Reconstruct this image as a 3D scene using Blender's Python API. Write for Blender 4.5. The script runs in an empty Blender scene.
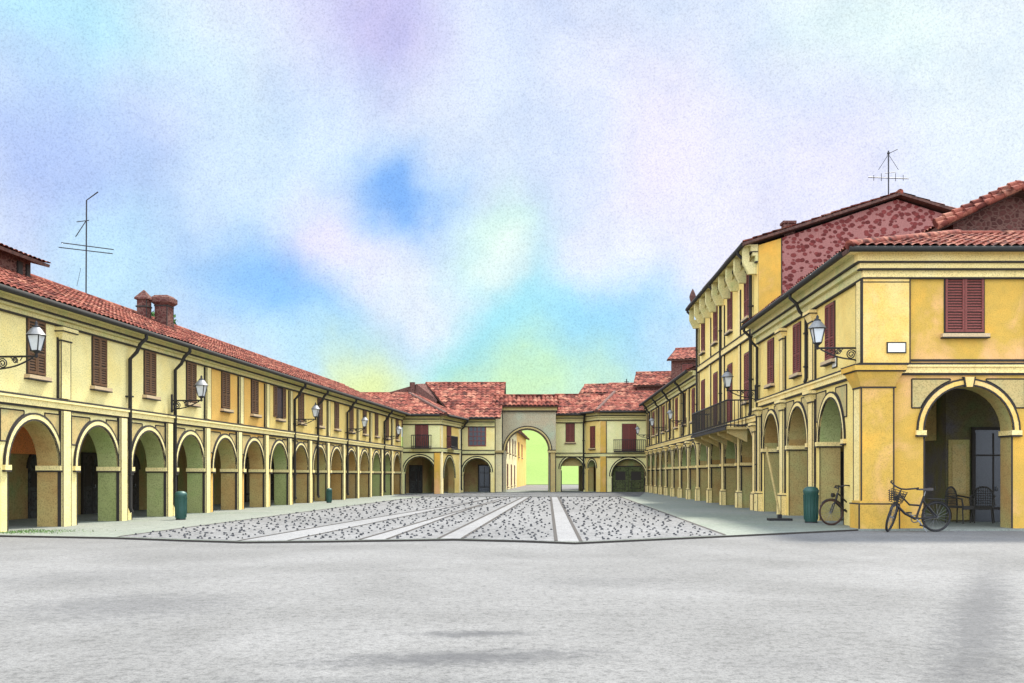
import bpy, math, random
from mathutils import Vector, Matrix
random.seed(7)
S = bpy.context.scene
C = S.collection
PI = math.pi
R = math.radians

# ------------------------------------------------------------------ helpers
def lin(r, g, b):
    f = lambda c: (c/255/12.92) if c/255 <= .04045 else ((c/255+.055)/1.055)**2.4
    return (f(r), f(g), f(b), 1)

def px(x, y, Y):                      # direction of sight at depth Y -> world point
    return ((x-512)*Y/1000, Y, 1.5-(y-475)*Y/1000)

class MB:
    def __init__(s): s.v=[]; s.f=[]; s.m=[]; s.sm=[]
    def add(s, vs, fs, m=0, smooth=False):
        o=len(s.v); s.v += [tuple(v) for v in vs]
        for f in fs: s.f.append([i+o for i in f]); s.m.append(m); s.sm.append(smooth)
    def box(s, x0,x1,y0,y1,z0,z1, m=0):
        s.add([(x0,y0,z0),(x1,y0,z0),(x1,y1,z0),(x0,y1,z0),(x0,y0,z1),(x1,y0,z1),(x1,y1,z1),(x0,y1,z1)],
              [(0,3,2,1),(4,5,6,7),(0,1,5,4),(1,2,6,5),(2,3,7,6),(3,0,4,7)], m)
    def taper(s, x0,x1,y0,y1,z0, X0,X1,Y0,Y1,z1, m=0):
        s.add([(x0,y0,z0),(x1,y0,z0),(x1,y1,z0),(x0,y1,z0),(X0,Y0,z1),(X1,Y0,z1),(X1,Y1,z1),(X0,Y1,z1)],
              [(0,3,2,1),(4,5,6,7),(0,1,5,4),(1,2,6,5),(2,3,7,6),(3,0,4,7)], m)
    def prism_y(s, poly, y0, y1, m=0, side=None):   # poly in x,z, counter-clockwise seen from -y
        n=len(poly)
        s.add([(x,y0,z) for x,z in poly]+[(x,y1,z) for x,z in poly], [list(range(n)), list(range(2*n-1,n-1,-1))], m)
        o=len(s.v)-2*n
        for i in range(n):
            j=(i+1)%n; s.f.append([o+j,o+i,o+i+n,o+j+n]); s.m.append(m if side is None else side); s.sm.append(False)
    def prism_z(s, poly, z0, z1, m=0):
        n=len(poly)
        s.add([(x,y,z0) for x,y in poly]+[(x,y,z1) for x,y in poly],
              [list(range(n-1,-1,-1)), list(range(n,2*n))]+[[i,(i+1)%n,(i+1)%n+n,i+n] for i in range(n)], m)
    def tube(s, pts, r, n=8, m=0, closed=False, r2=None):
        pts=[Vector(p) for p in pts]; k=len(pts); vs=[]; prev=None
        for i,p in enumerate(pts):
            if closed: t=pts[(i+1)%k]-pts[i-1]
            else: t=pts[min(i+1,k-1)]-pts[max(i-1,0)]
            t.normalize()
            if prev is None:
                a=Vector((0,0,1)) if abs(t.z)<.9 else Vector((1,0,0)); u=t.cross(a).normalized()
            else: u=(prev-t*prev.dot(t)).normalized()
            prev=u; w=t.cross(u)
            rr=r if r2 is None else r+(r2-r)*i/max(1,k-1)
            vs += [p+(u*math.cos(2*PI*j/n)+w*math.sin(2*PI*j/n))*rr for j in range(n)]
        fs=[]
        for i in range(k if closed else k-1):
            a=i*n; b=((i+1)%k)*n
            fs += [(a+j,a+(j+1)%n,b+(j+1)%n,b+j) for j in range(n)]
        s.add(vs,fs,m,True)
        if not closed: s.add([vs[j] for j in range(n)],[list(range(n-1,-1,-1))],m); s.add(vs[-n:],[list(range(n))],m)
    def lathe(s, prof, c=(0,0,0), n=16, m=0, smooth=True, rot=0):
        vs=[]; k=len(prof)
        for r,z in prof: vs += [(c[0]+r*math.cos(2*PI*j/n+rot),c[1]+r*math.sin(2*PI*j/n+rot),c[2]+z) for j in range(n)]
        fs=[(i*n+j,i*n+(j+1)%n,(i+1)*n+(j+1)%n,(i+1)*n+j) for i in range(k-1) for j in range(n)]
        s.add(vs,fs,m,smooth)
        s.add(vs[:n],[list(range(n-1,-1,-1))],m); s.add(vs[-n:],[list(range(n))],m)
    def mesh(s, name, mats):
        me=bpy.data.meshes.new(name); me.from_pydata(s.v,[],s.f)
        for mm in (mats if isinstance(mats,(list,tuple)) else [mats]): me.materials.append(mm)
        me.polygons.foreach_set('material_index', s.m); me.polygons.foreach_set('use_smooth', s.sm)
        me.update(); return me
    def build(s, name, mats, parent=None, M=None):
        return link(name, s.mesh(name,mats), parent, M)

def link(name, me, parent=None, M=None):
    o=bpy.data.objects.new(name, me); C.objects.link(o)
    if parent is not None: o.parent=parent
    if M is not None: o.matrix_local=M
    return o
def tag(o, label=None, cat=None, group=None, kind=None):
    if label: o['label']=label
    if cat: o['category']=cat
    if group: o['group']=group
    if kind: o['kind']=kind
    return o
def thing(name, label, cat, loc=(0,0,0), rz=0, group=None):
    o=bpy.data.objects.new(name,None); C.objects.link(o); o.empty_display_size=.3
    o.location=loc; o.rotation_euler=(0,0,rz)
    return tag(o,label,cat,group)
def copy_tree(o, parent=None):
    c=o.copy(); C.objects.link(c)
    if parent is not None: c.parent=parent
    for ch in list(o.children): copy_tree(ch,c)
    return c
def TR(x,y,z=0,a=0): return Matrix.Translation((x,y,z)) @ Matrix.Rotation(a,4,'Z')

# ------------------------------------------------------------------ materials
def nodes(name):
    m=bpy.data.materials.new(name); m.use_nodes=True
    nt=m.node_tree; return m, nt, nt.nodes, nt.links, nt.nodes['Principled BSDF']
def noise(N, L, vec, scale, detail=3, rough=.55, dist=0):
    n=N.new('ShaderNodeTexNoise'); n.inputs['Scale'].default_value=scale; n.inputs['Detail'].default_value=detail
    n.inputs['Roughness'].default_value=rough; n.inputs['Distortion'].default_value=dist
    L.new(vec,n.inputs['Vector']); return n.outputs['Fac']
def ramp(N, L, fac, stops, interp='LINEAR'):
    r=N.new('ShaderNodeValToRGB'); L.new(fac,r.inputs['Fac']); r.color_ramp.interpolation=interp
    e=r.color_ramp.elements
    while len(e)<len(stops): e.new(.5)
    for i,(p,c) in enumerate(stops):
        e[i].position=p; e[i].color=c if len(c)==4 else (*c,1)
    return r.outputs['Color']
def mixc(N, L, fac, a, b, mode='MIX'):
    m=N.new('ShaderNodeMix'); m.data_type='RGBA'; m.blend_type=mode
    for sock,val in ((m.inputs[0],fac),(m.inputs[6],a),(m.inputs[7],b)):
        if hasattr(val,'is_output'): L.new(val,sock)
        else: sock.default_value=val
    return m.outputs[2]
def g(v): return (v,v,v,1)

def stucco(name, a, b, c, grain=.19, big=.55, gs=27, rough=.9, bump=.25):
    m,nt,N,L,P=nodes(name)
    tc=N.new('ShaderNodeTexCoord').outputs['Object']
    col=ramp(N,L,noise(N,L,tc,big,4,.6,.4),[(.3,a),(.5,b),(.72,c)])
    st=noise(N,L,tc,2.6,4,.65)
    col=mixc(N,L,1.0,col,ramp(N,L,st,[(.3,g(.92)),(.6,g(1.02))]),'MULTIPLY')
    fine=noise(N,L,tc,gs,2,.7)
    col=mixc(N,L,1.0,col,ramp(N,L,fine,[(.32,g(1-grain*1.9)),(.5,g(1.0)),(.75,g(1+grain*.5))]),'MULTIPLY')
    L.new(col,P.inputs['Base Color']); P.inputs['Roughness'].default_value=rough
    P.inputs['Specular IOR Level'].default_value=.2
    b_=N.new('ShaderNodeBump'); b_.inputs['Strength'].default_value=bump; b_.inputs['Distance'].default_value=.01
    L.new(fine,b_.inputs['Height']); L.new(b_.outputs['Normal'],P.inputs['Normal'])
    return m
def plain(name, c, rough=.6, metal=0, grain=.15, gs=30):
    m,nt,N,L,P=nodes(name); tc=N.new('ShaderNodeTexCoord').outputs['Object']
    f=noise(N,L,tc,gs,3,.6)
    L.new(mixc(N,L,1.0,c,ramp(N,L,f,[(.3,g(1-grain*1.5)),(.7,g(1+grain))]),'MULTIPLY'),P.inputs['Base Color'])
    P.inputs['Roughness'].default_value=rough; P.inputs['Metallic'].default_value=metal
    return m
def tilemat(name, k=1.0, sc=1.0):
    m,nt,N,L,P=nodes(name); tc=N.new('ShaderNodeTexCoord').outputs['Object']
    vo=N.new('ShaderNodeTexVoronoi'); vo.inputs['Scale'].default_value=3.2*sc; L.new(tc,vo.inputs['Vector'])
    sep=N.new('ShaderNodeSeparateColor'); L.new(vo.outputs['Color'],sep.inputs[0])
    col=ramp(N,L,sep.outputs[0],[(0,(.13*k,.034*k,.024*k)),(.3,(.25*k,.062*k,.040*k)),(.7,(.34*k,.10*k,.062*k)),(1,(.48*k,.21*k,.13*k))])
    vd=N.new('ShaderNodeTexVoronoi'); vd.inputs['Scale'].default_value=2.7*sc; vd.inputs['Randomness'].default_value=.9; L.new(tc,vd.inputs['Vector'])
    col=mixc(N,L,1.0,col,ramp(N,L,vd.outputs['Distance'],[(.24,(.30,.2,.18,1)),(.38,g(.75)),(.52,g(1.15))]),'MULTIPLY')
    fine=noise(N,L,tc,18,2,.7)
    col=mixc(N,L,1.0,col,ramp(N,L,fine,[(.3,g(.6)),(.5,g(1.0)),(.75,g(1.2))]),'MULTIPLY')
    L.new(col,P.inputs['Base Color']); P.inputs['Roughness'].default_value=.9; P.inputs['Specular IOR Level'].default_value=.15
    return m
def stonemat(name, dark, light, scale, sm=.09, rnd=False):
    m,nt,N,L,P=nodes(name); tc=N.new('ShaderNodeTexCoord').outputs['Object']
    mp=N.new('ShaderNodeMapping'); mp.inputs['Scale'].default_value=(1,1,1.35); L.new(tc,mp.inputs[0])
    nz=N.new('ShaderNodeTexNoise'); nz.inputs['Scale'].default_value=2.0; L.new(tc,nz.inputs['Vector'])
    w=mixc(N,L,.12,mp.outputs[0],nz.outputs['Color'],'ADD')
    vo=N.new('ShaderNodeTexVoronoi'); vo.feature='DISTANCE_TO_EDGE'; vo.inputs['Scale'].default_value=scale; L.new(w,vo.inputs['Vector'])
    vc=N.new('ShaderNodeTexVoronoi'); vc.inputs['Scale'].default_value=scale; L.new(w,vc.inputs['Vector'])
    sep=N.new('ShaderNodeSeparateColor'); L.new(vc.outputs['Color'],sep.inputs[0])
    st=mixc(N,L,sep.outputs[0],dark,tuple(min(1,c*1.9) for c in dark[:3])+(1,))
    mk=ramp(N,L,vc.outputs['Distance'],[(.44,g(1)),(.53,g(0))]) if rnd else ramp(N,L,vo.outputs['Distance'],[(sm,g(0)),(sm+.07,g(1))])
    col=mixc(N,L,mk,light,st)
    fine=noise(N,L,tc,22,2,.7)
    col=mixc(N,L,1.0,col,ramp(N,L,fine,[(.3,g(.68)),(.55,g(1.0)),(.75,g(1.12))]),'MULTIPLY')
    L.new(col,P.inputs['Base Color']); P.inputs['Roughness'].default_value=.92; P.inputs['Specular IOR Level'].default_value=.15
    b_=N.new('ShaderNodeBump'); b_.inputs['Strength'].default_value=.6; b_.inputs['Distance'].default_value=.05
    L.new(mk,b_.inputs['Height']); L.new(b_.outputs['Normal'],P.inputs['Normal'])
    return m

Y1=stucco('pale_yellow_stucco',(.90,.79,.38),(.89,.75,.32),(.87,.69,.25))
Y2=stucco('orange_stucco',(.83,.55,.17),(.80,.48,.12),(.78,.42,.10))
Y3=stucco('warm_yellow_stucco',(.87,.69,.26),(.85,.63,.20),(.82,.55,.15))
OC=stucco('ochre_stucco',(.76,.41,.065),(.58,.36,.07),(.80,.44,.19),big=.6,gs=34,grain=.13)
GRN=stucco('greenish_yellow_stucco',(.86,.78,.40),(.78,.74,.34),(.86,.75,.34),big=.9)
CRE=stucco('cream_plaster',(.90,.80,.48),(.88,.76,.42),(.86,.72,.36))
CRO=stucco('ochre_cream_plaster',(.88,.72,.34),(.86,.66,.26),(.86,.62,.26))
COR=stucco('cornice_plaster',(.60,.56,.24),(.68,.58,.26),(.50,.52,.22),big=1.2)
TAN=stucco('tan_panel_plaster',(.44,.36,.15),(.52,.38,.15),(.42,.38,.17),big=1.5)
POR=stucco('portico_plaster',(.20,.27,.10),(.28,.21,.08),(.24,.13,.06),grain=.22,big=.5,gs=24)  # olive and brown plaster, darkened so the colour carries the arcade shade
PIN=stucco('pier_reveal_plaster',(.40,.40,.15),(.44,.33,.12),(.42,.24,.08),grain=.2,big=.55,gs=26)  # this and the next two reveals: arcade shade darkened into the colour
PBR=stucco('brown_reveal_plaster',(.37,.21,.06),(.40,.25,.08),(.36,.26,.11),grain=.2,big=.6,gs=26)
PGR=stucco('green_reveal_plaster',(.29,.36,.12),(.36,.38,.15),(.28,.31,.11),grain=.2,big=.6,gs=26)
CRL=stucco('yellow_trim_plaster',(.84,.71,.34),(.82,.68,.30),(.80,.66,.28))
YOC=stucco('light_ochre_stucco',(.82,.60,.22),(.80,.51,.13),(.82,.56,.24),big=.7,gs=34,grain=.13)
PVL=stucco('shade_toned_vault_plaster',(.08,.10,.06),(.10,.08,.13),(.07,.09,.055),grain=.25,big=.6)  # shade of the corner vault put into its colour
POD=stucco('shade_toned_portico_plaster',(.10,.15,.06),(.14,.12,.055),(.11,.10,.12),grain=.2,big=.6)  # darker copy of the portico plaster, interior shade put into the colour
RED=stucco('red_brick_plaster',(.75,.20,.06),(.78,.26,.08),(.68,.24,.09),grain=.3,big=1)
STN=stucco('grey_green_stone',(.38,.42,.27),(.44,.36,.22),(.40,.43,.29),grain=.25,big=.35,gs=14)
INK=plain('dark_joint',(.028,.022,.016,1),.85)
IRON=plain('black_iron',(.022,.02,.02,1),.5,.3)
PIPE=plain('dark_lead_pipe',(.02,.017,.012,1),.85,0)
SHB=plain('brown_shutter_paint',(.17,.085,.035,1),.7,0,.3)
SHR=plain('red_brown_shutter_paint',(.20,.045,.03,1),.7,0,.3)
SIL=plain('stone_sill',(.55,.40,.22,1),.85)
GLS=plain('dark_shop_glass',(.035,.04,.045,1),.25)
DOR=stucco('dark_door_wood',(.045,.045,.04),(.06,.06,.055),(.05,.035,.025),grain=.35,gs=9)
GRD=stucco('dark_green_gate',(.07,.09,.035),(.09,.10,.04),(.06,.07,.03),grain=.35,gs=9)
TIL=tilemat('terracotta_tiles',.62); TIF=tilemat('far_terracotta_tiles',.66,.6)
TDK=plain('tile_edge',(.10,.045,.03,1),.9,0,.4,8)
STO=stonemat('red_rubble_wall',(.12,.028,.024,1),(.34,.15,.125,1),4.4,.11,True)
BRK=stonemat('brown_brick_wall',(.075,.028,.022,1),(.16,.08,.06,1),5)
LGL=plain('milky_lantern_glass',(.62,.63,.60,1),.25,0,.05)
BIN=plain('dark_green_metal',(.025,.085,.065,1),.5,.1)
WHT=plain('white_enamel',(.80,.76,.62,1),.5,0,.06)
RUB=plain('black_rubber',(.02,.018,.017,1),.8)
BRT=plain('brown_rubber',(.05,.022,.016,1),.8)
STL=plain('bare_steel',(.25,.25,.25,1),.35,.8)
LEA=plain('saddle_leather',(.03,.022,.018,1),.6)
WIC=plain('dark_wicker',(.045,.04,.03,1),.8,0,.4,60)

# ------------------------------------------------------------------ ground
def groundmat(name, a, b, grain=.2, stains=(), gs=9, big=.22):
    m,nt,N,L,P=nodes(name); tc=N.new('ShaderNodeTexCoord').outputs['Object']
    col=ramp(N,L,noise(N,L,tc,big,5,.6,.5),[(.32,a),(.66,b)])
    col=mixc(N,L,1.0,col,ramp(N,L,noise(N,L,tc,1.5,4,.7),[(.3,g(.9)),(.62,g(1.0))]),'MULTIPLY')
    for f_,w_ in ((gs,.4),(gs*3.1,.5),(gs*8,.5)):
        fine=noise(N,L,tc,f_,2,.75)
        col=mixc(N,L,1.0,col,ramp(N,L,fine,[(.3,g(1-grain*1.6*w_*2)),(.5,g(1.0)),(.72,g(1+grain*w_))]),'MULTIPLY')
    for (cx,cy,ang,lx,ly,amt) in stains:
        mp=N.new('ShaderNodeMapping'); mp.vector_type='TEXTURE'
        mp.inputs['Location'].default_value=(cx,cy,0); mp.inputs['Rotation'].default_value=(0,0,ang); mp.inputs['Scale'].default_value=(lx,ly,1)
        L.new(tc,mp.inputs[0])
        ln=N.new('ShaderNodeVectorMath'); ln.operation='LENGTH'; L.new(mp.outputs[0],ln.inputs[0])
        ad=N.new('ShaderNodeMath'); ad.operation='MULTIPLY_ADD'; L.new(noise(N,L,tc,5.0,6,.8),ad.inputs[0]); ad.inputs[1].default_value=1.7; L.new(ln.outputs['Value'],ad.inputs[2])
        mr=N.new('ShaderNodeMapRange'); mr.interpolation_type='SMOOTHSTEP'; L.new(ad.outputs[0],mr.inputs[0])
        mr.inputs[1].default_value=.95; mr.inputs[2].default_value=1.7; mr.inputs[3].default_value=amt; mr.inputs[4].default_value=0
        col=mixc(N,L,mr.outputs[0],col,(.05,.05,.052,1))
    L.new(col,P.inputs['Base Color']); P.inputs['Roughness'].default_value=.93; P.inputs['Specular IOR Level'].default_value=.2
    b_=N.new('ShaderNodeBump'); b_.inputs['Strength'].default_value=.2; b_.inputs['Distance'].default_value=.01
    L.new(noise(N,L,tc,25,3,.7),b_.inputs['Height']); L.new(b_.outputs['Normal'],P.inputs['Normal'])
    return m
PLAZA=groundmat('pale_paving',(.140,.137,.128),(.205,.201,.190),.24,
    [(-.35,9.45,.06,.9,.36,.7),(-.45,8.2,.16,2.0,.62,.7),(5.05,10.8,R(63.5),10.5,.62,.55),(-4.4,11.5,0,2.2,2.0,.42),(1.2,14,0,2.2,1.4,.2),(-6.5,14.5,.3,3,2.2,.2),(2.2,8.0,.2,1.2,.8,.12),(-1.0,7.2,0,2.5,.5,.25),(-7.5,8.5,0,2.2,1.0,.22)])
WALK=groundmat('pale_walkway',(.19,.215,.17),(.235,.245,.21),.2,[(7.4,27.5,.2,2.2,2.0,.12)])
COBB=groundmat('cobble_bed',(.165,.163,.157),(.215,.212,.205),.3,gs=5)
BAND=groundmat('smooth_stone_band',(.215,.212,.206),(.25,.247,.24),.18)
RUBL=groundmat('dark_gravel_strip',(.08,.08,.08),(.14,.14,.135),.5,gs=3)
PEB=plain('dark_cobblestone',(.045,.045,.046,1),.85,0,.4,20)
LIME=groundmat('lime_meadow',(.165,.25,.05),(.19,.27,.06),.15,big=.03,gs=2)

mb=MB(); mb.add([(-900,-60,0),(900,-60,0),(900,900,0),(-900,900,0)],[(0,1,2,3)])
tag(mb.build('ground',PLAZA),kind='structure')
edge=[(-60,25.4),(-13.6,24.5),(-12.4,24.2),(-9.28,23.4),(-7.4,22.5),(-5.9,21.9),(-4.4,22.1),(-1.3,22.8),(.3,22.2),(1.36,21.6),(5.1,24.0),(9.3,26.85),(60,26.85)]
far=[(60,96),(-60,96)]
def sheet(poly,z): return [(x,y,z) for x,y in poly]
mb=MB(); P_=edge+far; n=len(P_)
mb.add(sheet(P_,.045),[list(range(n))])
for i in range(len(edge)-1):
    (x0,y0),(x1,y1)=edge[i],edge[i+1]
    mb.add([(x0,y0-.012,-.02),(x1,y1-.012,-.02),(x1,y1,.046),(x0,y0,.046)],[(0,1,2,3)],1 if i<len(edge)-2 else 0)
tag(mb.build('walkway',[WALK,INK]),kind='structure')
# paving field: bands and cobble panels
def lerp(a,b,t): return a+(b-a)*t
def polyx(line, Y):
    for (x0,y0),(x1,y1) in zip(line,line[1:]):
        if Y<=y1 or (x1,y1)==line[-1]: return lerp(x0,x1,(Y-y0)/(y1-y0))
def edgeY(x):
    for (x0,y0),(x1,y1) in zip(edge,edge[1:]):
        if x0<=x<=x1: return lerp(y0,y1,(x-x0)/(x1-x0))
Ls=[[(-9.28,23.4),(-6.6,60.5),(-5.6,66)],[(-6.0,22.4),(-5.16,30),(-1.8,56.4),(-1.0,66)],
    [(-4.93,22.4),(-4.55,26.5),(-1.75,56.4),(-.9,66)],[(-3.37,23.2),(-.3,66)],
    [(-2.79,23.4),(-1.77,44),(.1,66)],[(-1.65,23.4),(.75,66)],
    [(-1.11,23.4),(1.18,66)],[(.995,22.7),(2.55,66)],[(1.53,22.5),(3.05,66)],[(5.15,24.2),(7.15,66)]]
def strip_between(a,b,z,m,mb,y0a,y0b,y1):
    ys=40; vs=[]; 
    for i in range(ys+1):
        t=i/ys; ya=lerp(y0a,y1,t); yb=lerp(y0b,y1,t)
        vs += [(polyx(a,ya),ya,z),(polyx(b,yb),yb,z)]
    mb.add(vs,[(2*i,2*i+1,2*i+3,2*i+2) for i in range(ys)],m)
mb=MB()
starts=[edgeY(l[0][0])+.13 for l in Ls]
for i in range(0,9):
    if i%2==0:
        strip_between(Ls[i],Ls[i+1],.050,0,mb,starts[i],starts[i+1],66)
tag(mb.build('cobbled_paving',COBB),kind='structure')
mb=MB()
for i in range(1,9,2):
    strip_between(Ls[i],Ls[i+1],.050,0,mb,starts[i],starts[i+1],66)
tag(mb.build('smooth_paving_bands',BAND),kind='structure')
mb=MB(); J=MB()
for i,l in enumerate(Ls):
    w0=.022
    for k in range(60):
        y0=lerp(starts[i],66,k/60); y1=lerp(starts[i],66,(k+1)/60); a=polyx(l,y0); b=polyx(l,y1)
        wa=w0+.0008*y0; wb=w0+.0008*y1
        J.add([(a-wa,y0,.056),(a+wa,y0,.056),(b+wb,y1,.056),(b-wb,y1,.056)],[(0,1,2,3)])
J.add([(-5.7,65.9,.057),(7.2,65.9,.057),(7.2,66.6,.057),(-5.7,66.6,.057)],[(0,1,2,3)])
tag(J.build('paving_joints',INK),kind='structure')
mb=MB(); mb.add([(-8.2,67.4,.052),(8.6,67.4,.052),(11.4,85.4,.052),(4,85.8,.052),(4,85.9,.052),(-1,83.8,.052),(-4,83,.052),(-5.5,77,.052),(-8.3,76.9,.052)],[list(range(9))])
tag(mb.build('gravel_strip',RUBL),kind='structure')
mb=MB()
for i in range(0,9,2):
    a,b=Ls[i],Ls[i+1]; y=min(starts[i],starts[i+1])
    y=22.2
    while y<65:
        dy=.44+.034*(y-22)
        xa,xb=polyx(a,y),polyx(b,y); x=xa+random.uniform(.05,.3)
        while x<xb-.1:
            xx=x+random.uniform(-.08,.08); yy=y+random.uniform(-dy,dy)*.5
            if yy>max(starts[i],starts[i+1], edgeY(xx)+.2)-.0 or (yy>edgeY(xx)+.25 and polyx(a,yy)+.08<xx<polyx(b,yy)-.08):
                r_=random.uniform(.019,.034)*(1+.028*(y-22)); h=random.uniform(.025,.05)*(1+.022*(y-22))
                an=random.uniform(0,PI); vs=[]
                for rr,zz in ((1.0,0),(.85,.6),(.45,.95)):
                    for j in range(7):
                        q=2*PI*j/7; ex=r_*rr*math.cos(q)*1.25; ey=r_*rr*math.sin(q)*.9
                        vs.append((xx+ex*math.cos(an)-ey*math.sin(an),yy+ex*math.sin(an)+ey*math.cos(an),.048+h*zz))
                mb.add(vs,[(k*7+j,k*7+(j+1)%7,k*7+7+(j+1)%7,k*7+7+j) for k in range(2) for j in range(7)]+[list(range(14,21))],0,True)
            x+=random.uniform(.15,.42)*(1+.03*(y-22))
        y+=dy
tag(mb.build('cobblestones',PEB),label='dark rounded cobblestones set in the paving panels of the piazza',kind='stuff')
# meadow hill beyond the gate
mb=MB(); nx,ny=60,24; vs=[]
for j in range(ny+1):
    for i in range(nx+1):
        X=-70+160*i/nx; Y=150+170*j/ny; t=j/ny
        h=.05+15.5*(t*t*(3-2*t))*(.92+.08*math.sin(X*.05+1)) - .8*(1-t)*max(0,(abs(X-6)-10)/60)
        vs.append((X,Y+6*math.sin(X*.11)*(1-t),h))
mb.add(vs,[(j*(nx+1)+i,j*(nx+1)+i+1,(j+1)*(nx+1)+i+1,(j+1)*(nx+1)+i) for j in range(ny) for i in range(nx)],0,True)
tag(mb.build('hill',LIME),kind='structure')

# ------------------------------------------------------------------ building kit
cache={}
def shutter_mesh(w,h,mat,right):
    k=('sh',round(w,3),round(h,3),mat.name,right)
    if k in cache: return cache[k]
    mb=MB(); f=.055
    for x0,x1,z0,z1 in ((0,f,0,h),(w-f,w,0,h),(f,w-f,0,f*1.3),(f,w-f,h-f*1.3,h),(f,w-f,h*.36,h*.36+f)):
        mb.box(x0,x1,-.045,0,z0,z1,0)
    mb.box(f,w-f,-.008,0,f,h-f,1)
    z=f*1.3+.03
    while z<h-f*1.3-.05:
        if not (h*.36-.03<z<h*.36+f): 
            mb.add([(f,-.036,z),(w-f,-.036,z),(w-f,-.010,z+.05),(f,-.010,z+.05)],[(0,1,2,3)],0)
        z+=.075
    cache[k]=mb.mesh('shutter',[mat,INK]); return cache[k]
def frame_mesh(w,h,e,kind):
    k=('fr',round(w,3),round(h,3),e,kind)
    if k in cache: return cache[k]
    mb=MB(); H=w/2
    for x0,x1,z0,z1 in ((-H-e,-H,-e,h+e),(H,H+e,-e,h+e),(-H,H,h,h+e),(-H,H,-e,0)): mb.box(x0,x1,-.03,-.002,z0,z1,0)
    mb.box(-H,H,-.006,-.002,0,h,1)
    if kind=='grid':
        for i in range(1,4): mb.box(-H+w*i/4-.03,-H+w*i/4+.03,-.028,-.006,0,h,0)
        for i in range(1,4): mb.box(-H,H,-.024,-.006,h*i/4-.025,h*i/4+.025,0)
    cache[k]=mb.mesh('window',[SHR if kind=='grid' else INK,GLS]); return cache[k]
def sill_mesh(w,e=.03):
    k=('si',round(w,3),e)
    if k in cache: return cache[k]
    mb=MB(); mb.box(-w/2-.12,w/2+.12,-.16,-.001,-.11,-.015,0); mb.box(-w/2-.125,w/2+.125,-.165,-.001,-.11-e,-.112,1)
    cache[k]=mb.mesh('sill',[SIL,INK]); return cache[k]
def window(root,M,u,z0,z1,w,mat=None,kind='closed',lw=.03,sill=True):
    h=z1-z0; Mw=M@TR(u,0,z0)
    wd=link('window',frame_mesh(w,h,lw,kind),root,Mw)
    if kind=='closed':
        a=link('shutter',shutter_mesh(w/2-.006,h,mat,0),wd,TR(-w/2,-.012,0)); link('shutter',shutter_mesh(w/2-.006,h,mat,0),wd,TR(.006,-.012,0))
    elif kind=='open':
        link('shutter',shutter_mesh(w/2,h,mat,0),wd,TR(-w-.04,-.012,0)); link('shutter',shutter_mesh(w/2,h,mat,0),wd,TR(w/2+.04,-.012,0))
    if sill: link('sill',sill_mesh(w,lw),wd,TR(0,0,-lw))
    return wd
def arc(c,z,r,a0,a1,n): return [(c+r*math.cos(lerp(a0,a1,i/n)),z+r*math.sin(lerp(a0,a1,i/n))) for i in range(n+1)]
def wall_poly(L,H,bays,spring,z0=0):
    p=[(0,z0)]
    for c,r in bays:
        p += [(c-r,z0)]+arc(c,spring,r,PI,0,18)+[(c+r,z0)]
    return p+[(L,z0),(L,H),(0,H)]
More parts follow.
